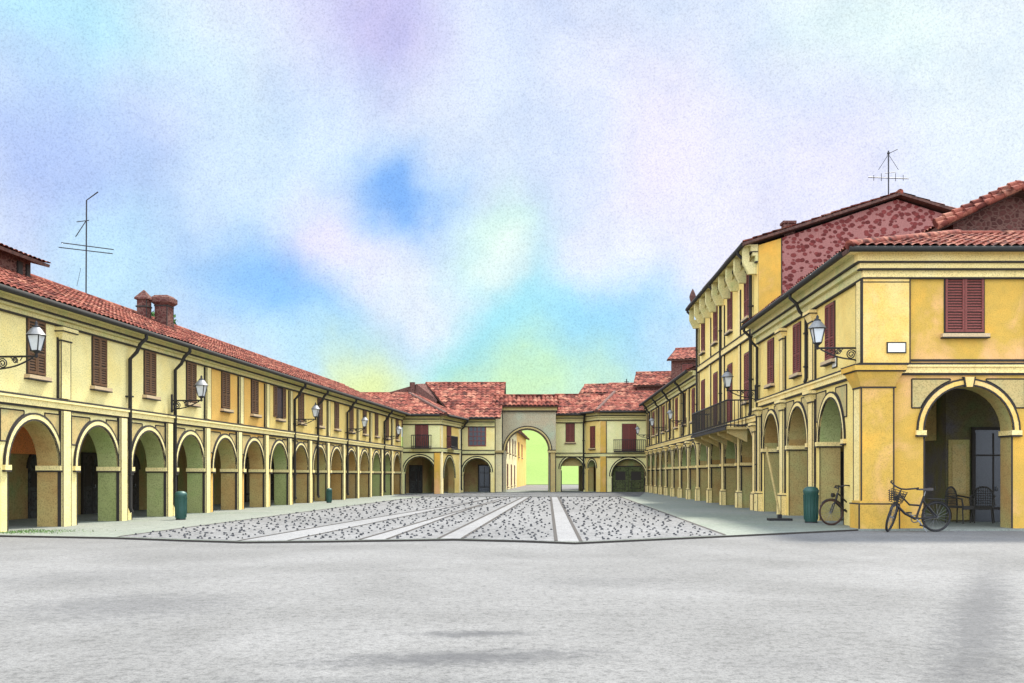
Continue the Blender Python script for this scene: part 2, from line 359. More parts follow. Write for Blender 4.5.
def facade(root,M,L,H,bays,spring,hs,wall,trim,lw=.03,t=.62,lowp=(),upp=(),pw=.42,plinth=0,spand=True,
           ext0=0,ext1=0,corn=COR,imposts=True,keystone=False,eave=.6,reveal=PIN,panel=True,gutter=True,cs=1.0,ringm=None,lwk=1.25,base=.046):
    lw*=1.45; ringm=ringm or trim
    mb=MB(); mb.prism_y(wall_poly(L,H,bays,spring),0,t,0,1)
    ns=1+21*len(bays)+2; o_=len(mb.m)-ns; rr=random.Random(int(L*100)+len(bays))
    for b_ in range(len(bays)):
        q=[rr.choice((1,2,3)) for _ in range(3)]
        if q[2]==q[1]: q[1]=1+q[1]%3
        for e_ in range(20): mb.m[o_+1+21*b_+e_]=q[0] if e_==0 else (q[2] if e_==19 else q[1])
        for sx in (bays[b_][0]-bays[b_][1],bays[b_][0]+bays[b_][1]): mb.box(sx-lw*.5,sx+lw*.5,-.006,.004,base,spring-.135,4)
    mb.build('wall',[wall,reveal,PBR,PGR,INK],root,M)
    # string course
    mb=MB(); mb.box(-ext0,L+ext1,-.10,-.002,hs,hs+.16,0); mb.box(-ext0,L+ext1,-.15,-.002,hs+.16,hs+.22,0)
    mb.box(-ext0,L+ext1,-.155,-.001,hs+.222,hs+.222+lw,1); mb.box(-ext0,L+ext1,-.07,-.001,hs-lw*1.2,hs-.002,1)
    mb.build('string_course',[trim,INK],root,M)
    # cornice below the eave
    z=H; steps=[(a*cs,b_*cs,p,0) for a,b_,p in ((.62,.40,.10),(.40,.26,.22),(.22,.0,.30))]
    mb=MB()
    for (a,b,p,_) in steps[::-1]:
        mb.box(-(p if ext0 else 0),L+(p if ext1 else 0),-p,-.002,z-a+.004,z-b,0)
        if ext0 or abs(a-.40*cs)>1e-6: mb.box(-(p if ext0 else 0),L+(p if ext1 else 0),-p-.012,-.002,z-a-lw*.8,z-a+.002,1)
    mb.box(-(eave if ext0 else 0),L+(eave if ext1 else 0),-eave,-.002,z+.002,z+.06,0)
    mb.build('cornice',[corn,INK],root,M)
    if gutter:
        mb=MB(); mb.tube([(-(eave if ext0 else 0)-.05,-eave-.05,z+.03),(L+(eave if ext1 else 0),-eave-.05,z+.03)],.055+lw*.6,8); mb.build('gutter',PIPE,root,M)
    for c,r in bays:
        q=.17
        mb=MB(); ring=arc(c,spring,r+q,PI,0,20)+arc(c,spring,r+.004,0,PI,20)
        mb.prism_y(ring,-.05,-.002,0)
        for rr in (r+q,r+.004):
            o=arc(c,spring,rr+lw,PI,0,20)+arc(c,spring,rr,0,PI,20); mb.prism_y(o,-.058,-.001,1)
        if keystone:
            mb.prism_y([(c-.1,spring+r-.02),(c+.1,spring+r-.02),(c+.15,spring+r+q+.08),(c-.15,spring+r+q+.08)],-.10,-.002,0)
            for sg in (-1,1): mb.prism_y([(c+sg*.1-.015,spring+r-.02),(c+sg*.1+.015,spring+r-.02),(c+sg*.15+.02,spring+r+q+.08),(c+sg*.15-.015,spring+r+q+.08)],-.107,-.001,1)
        mb.build('archivolt',[ringm,INK],root,M)
        if imposts:
            for sg in (-1,1):
                mb=MB()
                x0,x1=sorted((c+sg*(r-.04),c+sg*(r+.24)))
                mb.box(x0,x1,-.09,t+.03,spring-.13,spring-.001,0); mb.box(x0-.002,x1+.002,-.095,t+.032,spring-.13-lw,spring-.132,1)
                mb.build('impost',[trim,INK],root,M)
        if spand:
            zt=hs-.16; w=r+.34
            for sg in (-1,1):
                ro=r+q+.07; a1=max(.42,math.acos(min(.98,(w-.06)/ro)) if w-.06<ro else 0.05)
                a_hi=math.asin(min(1,(zt-spring)/ro)) if zt-spring<ro else PI/2
                if zt-spring<ro: a_top=math.asin((zt-spring)/ro)
                else: a_top=PI/2-.15
                a_top=min(a_top,1.22)
                pts=[(c+sg*ro*math.cos(a),spring+ro*math.sin(a)) for a in [lerp(a1+.02,a_top,i/8) for i in range(9)]]
                pts=pts+[(pts[-1][0],zt),(c+sg*w,zt),(c+sg*w,pts[0][1])]
                if sg<0: pts=pts[::-1]
                pts=pts[::-1]
                mb=MB(); mb.prism_y(pts,-.014,-.001,0)
                for i in range(len(pts)):
                    (xa,za),(xb,zb)=pts[i],pts[(i+1)%len(pts)]
                    mb.tube([(xa,-.016,za),(xb,-.016,zb)],lw*.42,4,1)
                mb.build('spandrel_panel',[TAN,INK],root,M)
    def pil(name,u,z0,z1,w,cap,pl):
        mb=MB(); b=z0+(plinth if pl else 0)
        mb.box(u-w/2,u+w/2,-.12,-.003,b,z1-.001,0)
        for sg in (-1,1): mb.box(u+sg*w/2-(lw if sg<0 else 0),u+sg*w/2+(lw if sg>0 else 0),-.06,-.001,b,z1-.001,1)
        for sg in (-1,1): mb.box(u+sg*w/2-lw*.3,u+sg*w/2+lw*.3,-.124,-.11,b,z1-.001,1)
        if pl and plinth:
            mb.box(u-w/2-.1,u+w/2+.1,-.2,-.003,.046,plinth,0); mb.box(u-w/2-.07,u+w/2+.07,-.17,-.003,plinth+.03,plinth+.10,0)
            mb.box(u-w/2-.105,u+w/2+.105,-.205,-.001,plinth,plinth+.03,1)
            for sg in (-1,1): mb.box(u+sg*(w/2+.1)-.015,u+sg*(w/2+.1)+.015,-.206,-.19,.046,plinth,1)
        if cap:
            mb.taper(u-w/2-.02,u+w/2+.02,-.14,-.003,z1-.34,u-w/2-.12,u+w/2+.12,-.24,-.003,z1-.10,0)
            mb.box(u-w/2-.15,u+w/2+.15,-.27,-.003,z1-.098,z1-.0015,0); mb.box(u-w/2-.04,u+w/2+.04,-.15,-.001,z1-.38,z1-.342,1)
            mb.box(u-w/2-.152,u+w/2+.152,-.272,-.001,z1-.13,z1-.101,1)
        mb.build(name,[trim,INK],root,M)
    for u in lowp: pil('pilaster',u,.046,hs-lw*1.2,pw,plinth>0,True)
    for it in upp:
        u,w,cap=(it+(False,))[:3] if isinstance(it,tuple) else (it,pw,False)
        pil('pilaster',u,hs+.25+lw,H-.62*cs-.02-lw,w,cap,False)
def downpipe(root,M,u,H,zb,eave=.6,r=.055,out=.09):
    mb=MB(); mb.tube([(u,-eave-.05,H+.02),(u,-eave-.05,H-.16),(u,-eave*.75,H-.34),(u-.02,-.34,H-.6),(u-.03,-out-.03,H-.82),(u-.03,-out-.03,zb+.2),(u,-out-.08,zb+.05)],r,8)
    for z in (lerp(zb,H-.8,.25),lerp(zb,H-.8,.75)): mb.box(u-.03-r*1.4,u-.03+r*1.4,-out-.03-r*1.3,-.002,z,z+.05)
    mb.build('downpipe',PIPE,root,M)
def tile_slope(mb,A,B,Cc,D,tw=.25,tl=.42,h=.05,slab=.1,step=.03):
    A,B,Cc,D=map(Vector,(A,B,Cc,D)); u=(B-A); Lb=u.length; u/=Lb
    dD=D-A; xD=dD.dot(u); v=dD-u*xD; xC=(Cc-A).dot(u); n=u.cross(v).normalized(); Lv=v.length
    xs=[]; x=min(0,xD); xm=max(Lb,xC)
    while x<xm+tw: xs.append(x); x+=tw/4
    prof=[0,.75,1,.75]; rows=max(1,round(Lv/tl)); vs=[]; nx=len(xs); fs=[]
    for r in range(rows):
        for e,t in ((step,r/rows),(0,(r+1)/rows)):
            lo=lerp(0,xD,t); hi=lerp(Lb,xC,t); jit=random.Random(r)
            for i,x in enumerate(xs):
                xx=min(max(x,lo),hi); vs.append(A+u*xx+v*t+n*(.012+e+h*prof[i%4]+.012*math.sin(i//4*12.9+r*7.1)))
        o=2*r*nx
        fs += [(o+i,o+i+1,o+nx+i+1,o+nx+i) for i in range(nx-1) if not (vs[o+i]==vs[o+i+1] and vs[o+nx+i]==vs[o+nx+i+1])]
        if r: fs += [(o-nx+i,o-nx+i+1,o+i+1,o+i) for i in range(nx-1)]
    mb.add(vs,fs,0)
    q=[A,B,Cc,D]; lo=[p-n*slab for p in q]
    mb.add(q+lo,[(4,7,6,5),(0,4,5,1),(1,5,6,2),(2,6,7,3),(3,7,4,0),(0,1,2,3)],1)
    # row of tile ends along the eave
    mb.tube([D+n*(h*.6),Cc+n*(h*.6)],.11,8,0)
def add_door(root,M,u,w,h,mat=DOR,arched=False,kind='wood'):
    mb=MB(); fr=.08
    if arched:
        p=[(u-w/2,.046),(u+w/2,.046)]+arc(u,h-w/2,w/2,0,PI,12); mb.prism_y(p,-.05,-.002,0)
        o=arc(u,h-w/2,w/2+.09,0,PI,12); i_=arc(u,h-w/2,w/2+.005,PI,0,12); mb.prism_y((o+i_)[::-1],-.07,-.001,1)
    else:
        mb.box(u-w/2,u+w/2,-.05,-.002,.046,h,0); mb.box(u-w/2-.09,u-w/2-.003,-.08,-.001,.046,h+.09,1); mb.box(u+w/2+.003,u+w/2+.09,-.08,-.001,.046,h+.09,1); mb.box(u-w/2,u+w/2,-.08,-.001,h+.003,h+.09,1)
    if kind=='shop':
        for k in (-.5,0,.5): mb.box(u+k*w-.025,u+k*w+.025,-.062,-.05,.5,h-.1,1)
        mb.box(u-w/2+.05,u+w/2-.05,-.064,-.05,h*.72,h*.72+.05,1); mb.box(u-w/2+.05,u+w/2-.05,-.064,-.05,.42,.5,1)
    else:
        for k in (-.25,.25):
            mb.box(u+k*w-w*.16,u+k*w+w*.16,-.062,-.05,.3,h*.42,1); mb.box(u+k*w-w*.14,u+k*w+w*.14,-.066,-.062,.34,h*.42-.04,0)
            mb.box(u+k*w-w*.16,u+k*w+w*.16,-.062,-.05,h*.48,h*.82-(.25 if arched else 0),1)
        mb.box(u-.015,u+.015,-.064,-.05,.06,h*.95,1)
    d=mb.build('door',[mat,INK],root,M)
    kb=MB(); kb.tube([(u+w*.08,-.05,1.02),(u+w*.08,-.12,1.02),(u+w*.08,-.12,1.14)],.018,6); kb.build('handle',STL,d)
def box_part(name,mat,root,M,*b):
    mb=MB(); mb.box(*b); return mb.build(name,mat,root,M)

# ------------------------------------------------------------------ left row of arcaded houses
sl=.0898
LX=lambda Y:-15.29+sl*Y
angL=math.atan2(1,sl); kL=math.hypot(1,sl)
bay=3.4
def left_house(y0,nb,wall,trim,label,lw,upp=(),pipes=(),win=SHB,kinds=None,first=False,last=False,spand=True,cols=None):
    root=thing('arcaded_house',label,'house',(LX(y0),y0,0),angL,'arcaded houses along the left side')
    L=nb*bay*kL-.004; M=Matrix.Identity(4); b=bay*kL; H=6.05
    bays=[((i+.5)*b-.12,1.2) for i in range(nb)]
    lowp=[(i+1)*b-.36 for i in range(nb)]
    facade(root,M,L,H,bays,1.76,3.36,wall,trim,lw,lowp=lowp,upp=upp,spand=spand,pw=.42,cs=.55)
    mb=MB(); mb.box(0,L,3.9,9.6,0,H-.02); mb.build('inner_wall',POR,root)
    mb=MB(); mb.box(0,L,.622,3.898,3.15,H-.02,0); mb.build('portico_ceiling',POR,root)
    for i in range(nb):
        D=M@TR(0,3.898,0)
        k=(i+(0 if nb%2 else 1))%3
        if k==0: add_door(root,D,(i+.5)*b,1.5,2.35,GLS,False,'shop')
        elif k==1: add_door(root,D,(i+.45)*b,1.15,2.3,DOR,True)
        else: add_door(root,D,(i+.5)*b,1.3,2.25,DOR)
        window(root,M,(i+.5)*b-.05,4.22,5.68,.84,win,(kinds or {}).get(i,'closed'),lw)
    mb=MB(); tile_slope(mb,(-.002,-.66,H+.07),(L+.002,-.66,H+.07),(L+.002,4.5,H+2.30),(-.002,4.5,H+2.30),.26 if lw<.04 else .34)
    tile_slope(mb,(L,9.9,H+.0),(0,9.9,H+.0),(0,4.5,H+2.29),(L,4.5,H+2.29),.6,.9)
    mb.build('roof',[TIL,TDK],root)
    for e in ((0,) if first else ())+((L,) if last else ()):
        mb=MB(); x=e if e==0 else e-.3
        mb.add([(x,.2,H-.02),(x+.3,.2,H-.02),(x+.3,9.4,H-.02),(x,9.4,H-.02),(x,4.5,H+2.1),(x+.3,4.5,H+2.1)],[(0,1,5,4),(1,2,5),(2,3,4,5),(3,0,4)]); mb.build('gable_wall',wall,root)
    for u in pipes: downpipe(root,M,u,H,.25,r=.05+lw*.4)
    return root
b=bay*kL
hA=left_house(21.95,2,Y1,CRL,'pale yellow arcaded house with the cut off lantern bracket, nearest on the left',.032,[(2*b-.42,.5,True)],first=True)
hB=left_house(28.75,3,Y1,CRL,'pale yellow arcaded house below the two chimneys with two bent downpipes',.034,[(3*b-.3,.4)],[1*b+.05,2*b+.05])
hC=left_house(38.95,2,Y2,CRL,'orange arcaded house two arches wide in the pale yellow row',.038,[(b-.15,.4),(2*b-.25,.4)])
hD=left_house(45.75,4,Y3,CRL,'yellow arcaded house with one pair of folded back shutters beside the orange house',.045,[(b-.2,.3),(3*b-.2,.3)],[b+.3,2*b+.95],kinds={0:'open'})
hE=left_house(59.35,5,Y3,CRL,'yellow arcaded house at the far end of the left row',.055,[(b-.2,.3),(2*b-.2,.3),(4*b-.2,.3)],[b*.1,3*b+.3],last=True,spand=False)
# red brick infill in the nearest bay's tympanum
box_part('tympanum',RED,hB,TR(0,3.85,0),.3,6.0,-.07,.04,2.2,3.13)

# ------------------------------------------------------------------ right row
RX=lambda Y:8.739+.033*Y
angR=math.atan2(-1,-.033); kR=math.hypot(1,.033)
def Rloc(Y): return (RX(Y),Y,0)
# --- corner house
rc=thing('corner_house','ochre corner house with the wide arch and the bicycle leaning outside','house',(9.64,27.3,0))
H=7.5
aS=angR
M1=Matrix.Identity(4); LF=9.3
facade(rc,M1,LF,H,[(2.81,1.2),(7.2,1.2)],2.72,4.28,OC,CRO,.032,t=.65,ext0=.15,lowp=[],upp=[],keystone=True,spand=True,ringm=YOC,corn=CRO,reveal=PIN)
LS=(41-27.3)*kR
MS=TR(RX(41)-9.64,41-27.3,0,aS)
bw=LS/3.42
sb=[(LS-1.1-.42-(i+.5)*4.02+.3,1.28) for i in range(3)][::-1]
facade(rc,MS,LS-.003,H,sb,2.55,4.28,Y3,CRO,.033,t=.65,ext1=0,lowp=[sb[0][0]-1.95,sb[1][0]-2.0,sb[2][0]-2.0],upp=[(sb[1][0]-1.95,.5,True),(sb[2][0]-1.95,.5,True),(LS-.22,.4)],plinth=.74,pw=.5,corn=COR)
# corner pier: pilaster wrapping the corner, capital and plinth
mb=MB()
mb.box(-.16,.72,-.16,-.003,.75,3.9,0); mb.box(-.16,-.003,-.003,.46,.75,3.9,1)
mb.taper(-.18,.74,-.18,.50,3.9,-.36,.92,-.36,.66,4.32,0); mb.box(-.42,.98,-.42,.72,4.325,4.46,0)
mb.box(-.25,.84,-.25,.50,.046,.70,0); mb.box(-.2,.78,-.2,.48,.735,.80,0)
for z0,z1,e in ((.702,.733,.255),(3.86,3.9,.19),(4.29,4.325,.38),(4.46,4.49,.43)): mb.box(-e,.59+e,-e,.29+e,z0,z1,2)
for x in (-.16,.72): mb.box(x-.018,x+.018,-.172,-.15,.8,3.86,2)
mb.box(-.172,-.15,.44,.472,.8,3.86,2)
for x in (-.25,.84): mb.box(x-.018,x+.018,-.262,-.24,.046,.7,2)
mb.build('corner_pilaster',[OC,CRO,INK],rc)
# upper corner pilaster strips on the front, and panel surround of the window bay
mb=MB()
for x0,x1 in ((-.08,1.18),(4.42,5.4)):
    mb.box(x0,x1,-.07,-.003,4.56,6.84,0); mb.box(x1,x1+.035,-.075,-.001,4.56,6.84,1); mb.box(x0-.03,x0,-.075,-.001,4.56,6.84,1)
    mb.box(x0,x1,-.075,-.001,6.74,6.77,1)
mb.box(1.25,4.40,-.03,-.002,4.60,4.66,1)
mb.build('wall_panel_frame',[YOC,INK],rc)
window(rc,M1,(964-512)*.0273-9.64,5.40,6.94,1.04,SHR,'closed',.035)
window(rc,M1,7.2,5.40,6.94,1.04,SHR,'closed',.035)
for c,_ in sb: window(rc,MS,c-.05,5.05,6.72,.95,SHR,'closed',.035)
downpipe(rc,MS,sb[2][0]-2.45+.0,H,4.5,r=.06); downpipe(rc,MS,sb[0][0]-2.05,H,.3,r=.06)
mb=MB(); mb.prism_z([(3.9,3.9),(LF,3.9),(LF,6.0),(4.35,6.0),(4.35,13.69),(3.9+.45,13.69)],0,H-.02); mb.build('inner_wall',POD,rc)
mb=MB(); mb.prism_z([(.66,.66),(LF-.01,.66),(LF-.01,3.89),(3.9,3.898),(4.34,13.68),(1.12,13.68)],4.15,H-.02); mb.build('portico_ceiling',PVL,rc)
# transverse arches of the portico
for (x0,x1,y) in ((.66,3.9,4.6),):
    mb=MB(); W=x1-x0; p=[(x0,2.6)]+[(x0+.25,2.6)]+arc((x0+x1)/2,2.6,W/2-.25,PI,0,14)+[(x1,2.6),(x1,4.14),(x0,4.14)]
    mb.prism_y(p,y,y+.35); mb.build('portico_arch',PIN,rc)
mb=MB(); p=[(.66,2.5),(.95,2.5)]+arc(2.3,2.5,1.35,PI,0,14)+[(3.92,2.5),(3.92,4.14),(.66,4.14)]
D1=TR(0,3.898,0)
add_door(rc,D1,5.35,1.15,2.9,GLS,False,'shop'); add_door(rc,D1,7.4,1.2,2.4,DOR); add_door(rc,MS@TR(0,3.9,0),LS-5.0,1.5,2.9,GLS,False,'shop')
mb=MB(); mb.box(3.97,4.62,-.03,-.002,.1,2.6,0); mb.box(4.08,4.5,-.045,-.03,.9,2.45,1); mb.build('inner_panel',[PIN,TAN],rc,D1)
for i,(c,_) in enumerate(sb):
    (add_door(rc,MS@TR(0,3.9,0),c,1.3,2.4,DOR if i!=1 else GRD,False) if i<2 else None)
rs=.30
mb=MB(); zt=H+.07; E=.66; rh=4.6
tile_slope(mb,(-E,-E,zt),(LF,-E,zt),(LF,rh,zt+rs*(rh+E)),(rh,rh,zt+rs*(rh+E)),.24,.40,.06)
A=MS@Vector((-0.0,-E,zt)); Bv=Vector((-E,-E,zt)); Cv=Vector((rh,rh,zt+rs*(rh+E))); Dv=MS@Vector((0,rh,zt+rs*(rh+E)))
tile_slope(mb,A,Bv,Cv,Dv,.24,.40,.06)
mb.tube([(-E,-E,zt+.06),(rh,rh,zt+rs*(rh+E)+.06)],.13,8,0)
mb.build('roof',[TIL,TDK],rc)
# --- gabled stone house rising behind the corner
rg=thing('gabled_house','low stone gable with a tiled rake rising above the corner house roof','house',(15.0,34.0,0))
def gable_house(root,L,W,Hh,rise,wallm,gablem,ov=.5,tw=.25,tiles=TIL,zb=0,rear=True,hx=None):
    # ridge along local y, gable faces -y; L wide in x, W deep in y
    hx=L/2 if hx is None else hx
    mb=MB(); mb.prism_y([(0,zb),(L,zb),(L,Hh),(hx,Hh+rise),(0,Hh)],0,W,0); mb.build('gable_wall',[gablem],root)
    mb=MB(); s1=rise/hx; s2=rise/(L-hx)
    tile_slope(mb,(-ov,W+ov*.6,Hh-ov*s1+.08),(-ov,-ov*.6,Hh-ov*s1+.08),(hx,-ov*.6,Hh+rise+.08),(hx,W+ov*.6,Hh+rise+.08),tw,.42,.06,.14)
    tile_slope(mb,(L+ov,-ov*.6,Hh-ov*s2+.08),(L+ov,W+ov*.6,Hh-ov*s2+.08),(hx,W+ov*.6,Hh+rise+.08),(hx,-ov*.6,Hh+rise+.08),tw,.42,.06,.14)
    mb.build('roof',[tiles,TDK],root)
gable_house(rg,6.4,6.5,10.1,.95,BRK,BRK,.75,hx=2.0)
mb=MB(); n_=9
for (xa,za,xb,zb_) in ((-.8,9.84,2.0,11.17),(7.1,10.0,2.0,11.17)):
    for i in range(n_):
        pa_=Vector((lerp(xa,xb,i/n_),-.42,lerp(za,zb_,i/n_)+.12)); pb_=Vector((lerp(xa,xb,(i+1.2)/n_),-.42,lerp(za,zb_,(i+1.2)/n_)+.08))
        mb.tube([pa_,pb_],.17,8,0,False,.13); mb.tube([pa_+Vector((0,-.2,-.14)),pb_+Vector((0,-.2,-.14))],.13,8,0,False,.10)
mb.build('rake_tiles',TIL,rg)
mb=MB()
for x in (1.05,1.5,1.95): mb.tube([(x-1.4,-.35,9.55+.05*x),(x-1.4,.05,9.55+.05*x)],.16,10,0)
mb.build('tile_bundle',TDK,rg)
# --- tall house
rt=thing('tall_house','three storey yellow house with a red rubble gable and an iron balcony','house',(RX(41),41.004,0))
HT=10.9; LT=16.0
dT=(RX(57.0)-RX(41),16.0)
MT=TR(dT[0],dT[1],0,angR)
bt=LT*kR/4
tb=[((i+.5)*bt,1.4) for i in range(4)]
LTk=LT*kR-.004
facade(rt,MT,LTk,HT,tb,2.05,3.72,Y3,CRO,.045,lowp=[i*bt+.35 for i in range(4)]+[LTk-.35],upp=[],plinth=.7,pw=.45,corn=COR,t=.62)
mb=MB()
mb.box(0,LTk,-.10,-.003,7.35,7.6,0); mb.box(0,LTk,-.14,-.001,7.6,7.65,1); mb.box(0,LTk,-.11,-.001,7.30,7.348,1)
mb.build('string_course',[CRO,INK],rt,MT)
for i in range(9):
    u=.35+i*(LTk-.7)/8
    mb=MB(); mb.prism_y([(u-.14,HT-.62),(u+.14,HT-.62),(u+.14,HT-.001),(u-.14,HT-.001)],-.56,-.31,0); mb.taper(u-.12,u+.12,-.34,-.003,HT-1.1,u-.14,u+.14,-.56,-.003,HT-.625,0); mb.build('cornice_bracket',COR,rt,MT)
for i in range(4):
    u=(i+.5)*bt
    for uu in (u-.15,):
        window(rt,MT,uu,8.35,10.15,1.05,SHR,'closed',.05)
        if i in (0,1,2): window(rt,MT,uu,3.98,6.7,1.05,SHR,'closed',.05,False)
        else: window(rt,MT,uu,4.75,6.75,1.05,SHR,'closed',.05)
    for zz0,zz1 in ((4.0,7.28),(7.68,9.75)):
        mb=MB(); mb.box(i*bt+.1,i*bt+.45,-.07,-.003,zz0,zz1,0); mb.box(i*bt+.06,i*bt+.1,-.06,-.001,zz0,zz1,1); mb.box(i*bt+.45,i*bt+.49,-.06,-.001,zz0,zz1,1); mb.build('pilaster',[CRO,INK],rt,MT)
downpipe(rt,MT,LTk-.9,HT,3.95,r=.07); downpipe(rt,MT,bt*1.97,HT,3.95,r=.07); downpipe(rt,MT,.3,HT,3.95,r=.07)
# balcony
mb=MB(); u0=(57.0-52.4)*kR; u1=(57.0-42.4)*kR
mb.box(u0,u1,-1.05,-.16,3.44,3.54,0); mb.box(u0-.03,u1+.03,-1.09,-1.052,3.42,3.56,1)
bal=mb.build('balcony',[TAN,INK],rt,MT)
mb=MB()
for z in (3.62,4.68): 
    mb.tube([(u0,-.13,z),(u0,-1.02,z),(u1,-1.02,z),(u1,-.13,z)],.035,6)
k=int((u1-u0)/.26)
for i in range(k+1): u=lerp(u0,u1,i/k); mb.tube([(u,-1.02,3.54),(u,-1.02,4.68)],.02,5)
for uu in (u0,u1):
    for j in range(1,6): mb.tube([(uu,-1.02+j*.16,3.54),(uu,-1.02+j*.16,4.68)],.02,5)
mb.build('railing',IRON,bal)
for i in range(5):
    u=lerp(u0+.3,u1-.3,i/4); mb=MB()
    for z,d in ((2.9,.25),(3.1,.6),(3.28,.95)): pass
    mb.add([(u-.1,-.12,2.9),(u+.1,-.12,2.9),(u+.1,-.12,3.435),(u-.1,-.12,3.435),(u-.1,-.95,3.435),(u+.1,-.95,3.435),(u-.1,-.95,3.3),(u+.1,-.95,3.3)],[(0,1,7,6),(0,6,4,3),(1,2,5,7),(6,7,5,4),(3,4,5,2),(0,3,2,1)])
    mb.build('bracket',TAN,bal)
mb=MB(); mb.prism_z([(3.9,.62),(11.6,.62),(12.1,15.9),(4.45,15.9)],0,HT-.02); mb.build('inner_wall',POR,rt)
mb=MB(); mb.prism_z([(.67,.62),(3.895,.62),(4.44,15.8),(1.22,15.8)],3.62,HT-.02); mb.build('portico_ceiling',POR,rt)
for i in range(4): add_door(rt,MT@TR(0,3.9,0),(i+.5)*bt,1.4,2.4,DOR if i%2 else GRD,i==1)
# gable facing the camera: stone with an ochre strip at the corner; open passage of the portico below
rx=15.8-RX(41); rz=12.8
mb=MB(); mb.prism_y([(.95,4.2),(11.7,4.2),(11.7,HT),(rx,rz),(.95,HT+.95*(rz-HT)/rx)],-.0,.55,0); mb.build('gable_wall',STO,rt)
mb=MB(); mb.prism_y([(.02,4.2),(.948,4.2),(.948,HT+.95*(rz-HT)/rx-.01),(.02,HT+.02)],-.03,.55,0); mb.box(.93,.975,-.036,-.001,4.2,HT+.3,1); mb.build('corner_strip',[OC,INK],rt)
mb=MB(); sT=(rz-HT)/rx
mb_r=mb
tile_slope(mb,MT@Vector((-.2,-.66,HT+.07)),MT@Vector((LTk+.35,-.66,HT+.07)),Vector((rx,-.35,rz+.2)),Vector((rx+dT[0],16.2,rz+.2)),.3,.42)
tile_slope(mb,(12.3,-.35,HT+.1),(12.8,16.2,HT+.1),(rx+dT[0],16.2,rz+.2),(rx,-.35,rz+.2),.5,.6)
mb.build('roof',[TIL,TDK],rt)
mb=MB(); mb.box(1.15,1.6,.3,.75,HT+.3,HT+1.0,0); mb.box(1.1,1.65,.25,.8,HT+1.0,HT+1.1,0); mb.build('chimney',BRK,rt)
for u,s in ((.9,.75),):
    mb=MB(); mb.lathe([(.10,0),(.16,.06),(.10,.14),(.2*s,.3),(.26*s,.5),(.18*s,.7),(.05,.88),(.01,.95)],(u,-.45,HT+.1),10); mb.build('finial',TDK,rt,MT)
# --- far right houses
def right_house(y0,y1,nb,label,upp,pipes,lw,wins,wall=Y3):
    root=thing('arcaded_house',label,'house',(RX(y1),y1,0),angR,'arcaded houses along the right side')
    L=(y1-y0)*kR-.004; b=L/nb; Hh=7.4; M=Matrix.Identity(4)
    bays=[((i+.5)*b+.1,1.18) for i in range(nb)]
    facade(root,M,L,Hh,bays,2.05,3.62,wall,CRO,lw,lowp=[i*b+.4 for i in range(nb)],upp=[(i*b+.35,.32) for i in range(nb)],plinth=.6,pw=.45,spand=False,corn=COR)
    mb=MB(); mb.box(0,L,3.9,9.6,0,Hh-.02); mb.build('inner_wall',POR,root)
    mb=MB(); mb.box(0,L,.622,3.898,3.5,Hh-.02,0); mb.build('portico_ceiling',POR,root)
    for i in range(nb):
        window(root,M,(i+.5)*b+.1,4.75,6.55,1.0,SHR if i%2 else SHB,'closed',lw)
        add_door(root,TR(0,3.9,0),(i+.5)*b,1.3,2.4,DOR,i%2==0)
    mb=MB(); tile_slope(mb,(-.002,-.66,Hh+.07),(L+.002,-.66,Hh+.07),(L+.002,4.7,Hh+2.0),(-.002,4.7,Hh+2.0),.34)
    tile_slope(mb,(L,9.9,Hh),(0,9.9,Hh),(0,4.7,Hh+1.99),(L,4.7,Hh+1.99),.6,.9); mb.build('roof',[TIF,TDK],root)
    for u in pipes: downpipe(root,M,u,Hh,3.9,r=.075)
    return root
hR3=right_house(57.02,71.99,4,'two storey yellow house adjoining the tall house on the far side',(),(3.0,9.7),.055,None)
hR4=right_house(72.0,85.4,4,'yellow two storey house at the far end of the right row',(),(3.2,9.8),.06,None)

# ------------------------------------------------------------------ houses closing the far end
def small_balcony(root,M,u,z,w,lw=.03):
    mb=MB(); mb.box(u-w/2,u+w/2,-.5,-.16,z-.09,z,0); mb.box(u-w/2-.02,u+w/2+.02,-.54,-.502,z-.11,z+.02,1)
    bl=mb.build('balcony',[TAN,INK],root,M)
    mb=MB()
    for zz in (z+.1,z+.95): mb.tube([(u-w/2,-.12,zz),(u-w/2,-.48,zz),(u+w/2,-.48,zz),(u+w/2,-.12,zz)],.035,6)
    k=int(w/.16)
    for i in range(k+1): mb.tube([(lerp(u-w/2,u+w/2,i/k),-.48,z),(lerp(u-w/2,u+w/2,i/k),-.48,z+.95)],.025,5)
    mb.build('railing',IRON,bl)
# left block with a canted side
e=thing('corner_house','greenish yellow house with two small iron balconies at the left end of the piazza','house',(-8.4,77.0,0))
H2=6.05; lw=.06
M0=Matrix.Identity(4)
facade(e,M0,2.86,H2,[(1.3,1.12)],1.75,3.3,GRN,GRN,lw,lowp=[],ext1=.0,spand=False,imposts=False,t=.5)
Lc=math.hypot(1.25,6); ac=math.atan2(6,1.25); MC=TR(2.865,0.0,0,ac)
facade(e,MC,Lc-.01,H2,[(2.6,1.6)],1.25,3.3,Y3,GRN,lw,spand=False,imposts=False,t=.5,ext0=.0)
mb=MB(); mb.box(2.42,2.85,-.09,-.004,.046,3.2,0); mb.box(2.38,2.42,-.06,-.001,.046,3.2,1); mb.build('pilaster',[OC,INK],e)
for o in (.1,Lc-.5):
    mb=MB(); mb.box(o,o+.4,-.09,-.004,.046,5.3,0); mb.box(o+.4,o+.48,-.06,-.001,.046,5.3,1); mb.build('pilaster',[CRE,INK],e,MC)
window(e,M0,1.45,3.55,5.5,.95,SHR,'closed',.05,False); small_balcony(e,M0,1.45,3.6,1.5)
window(e,MC,2.5,3.55,5.45,1.2,SHR,'closed',.05,False); small_balcony(e,MC,2.5,3.6,1.9)
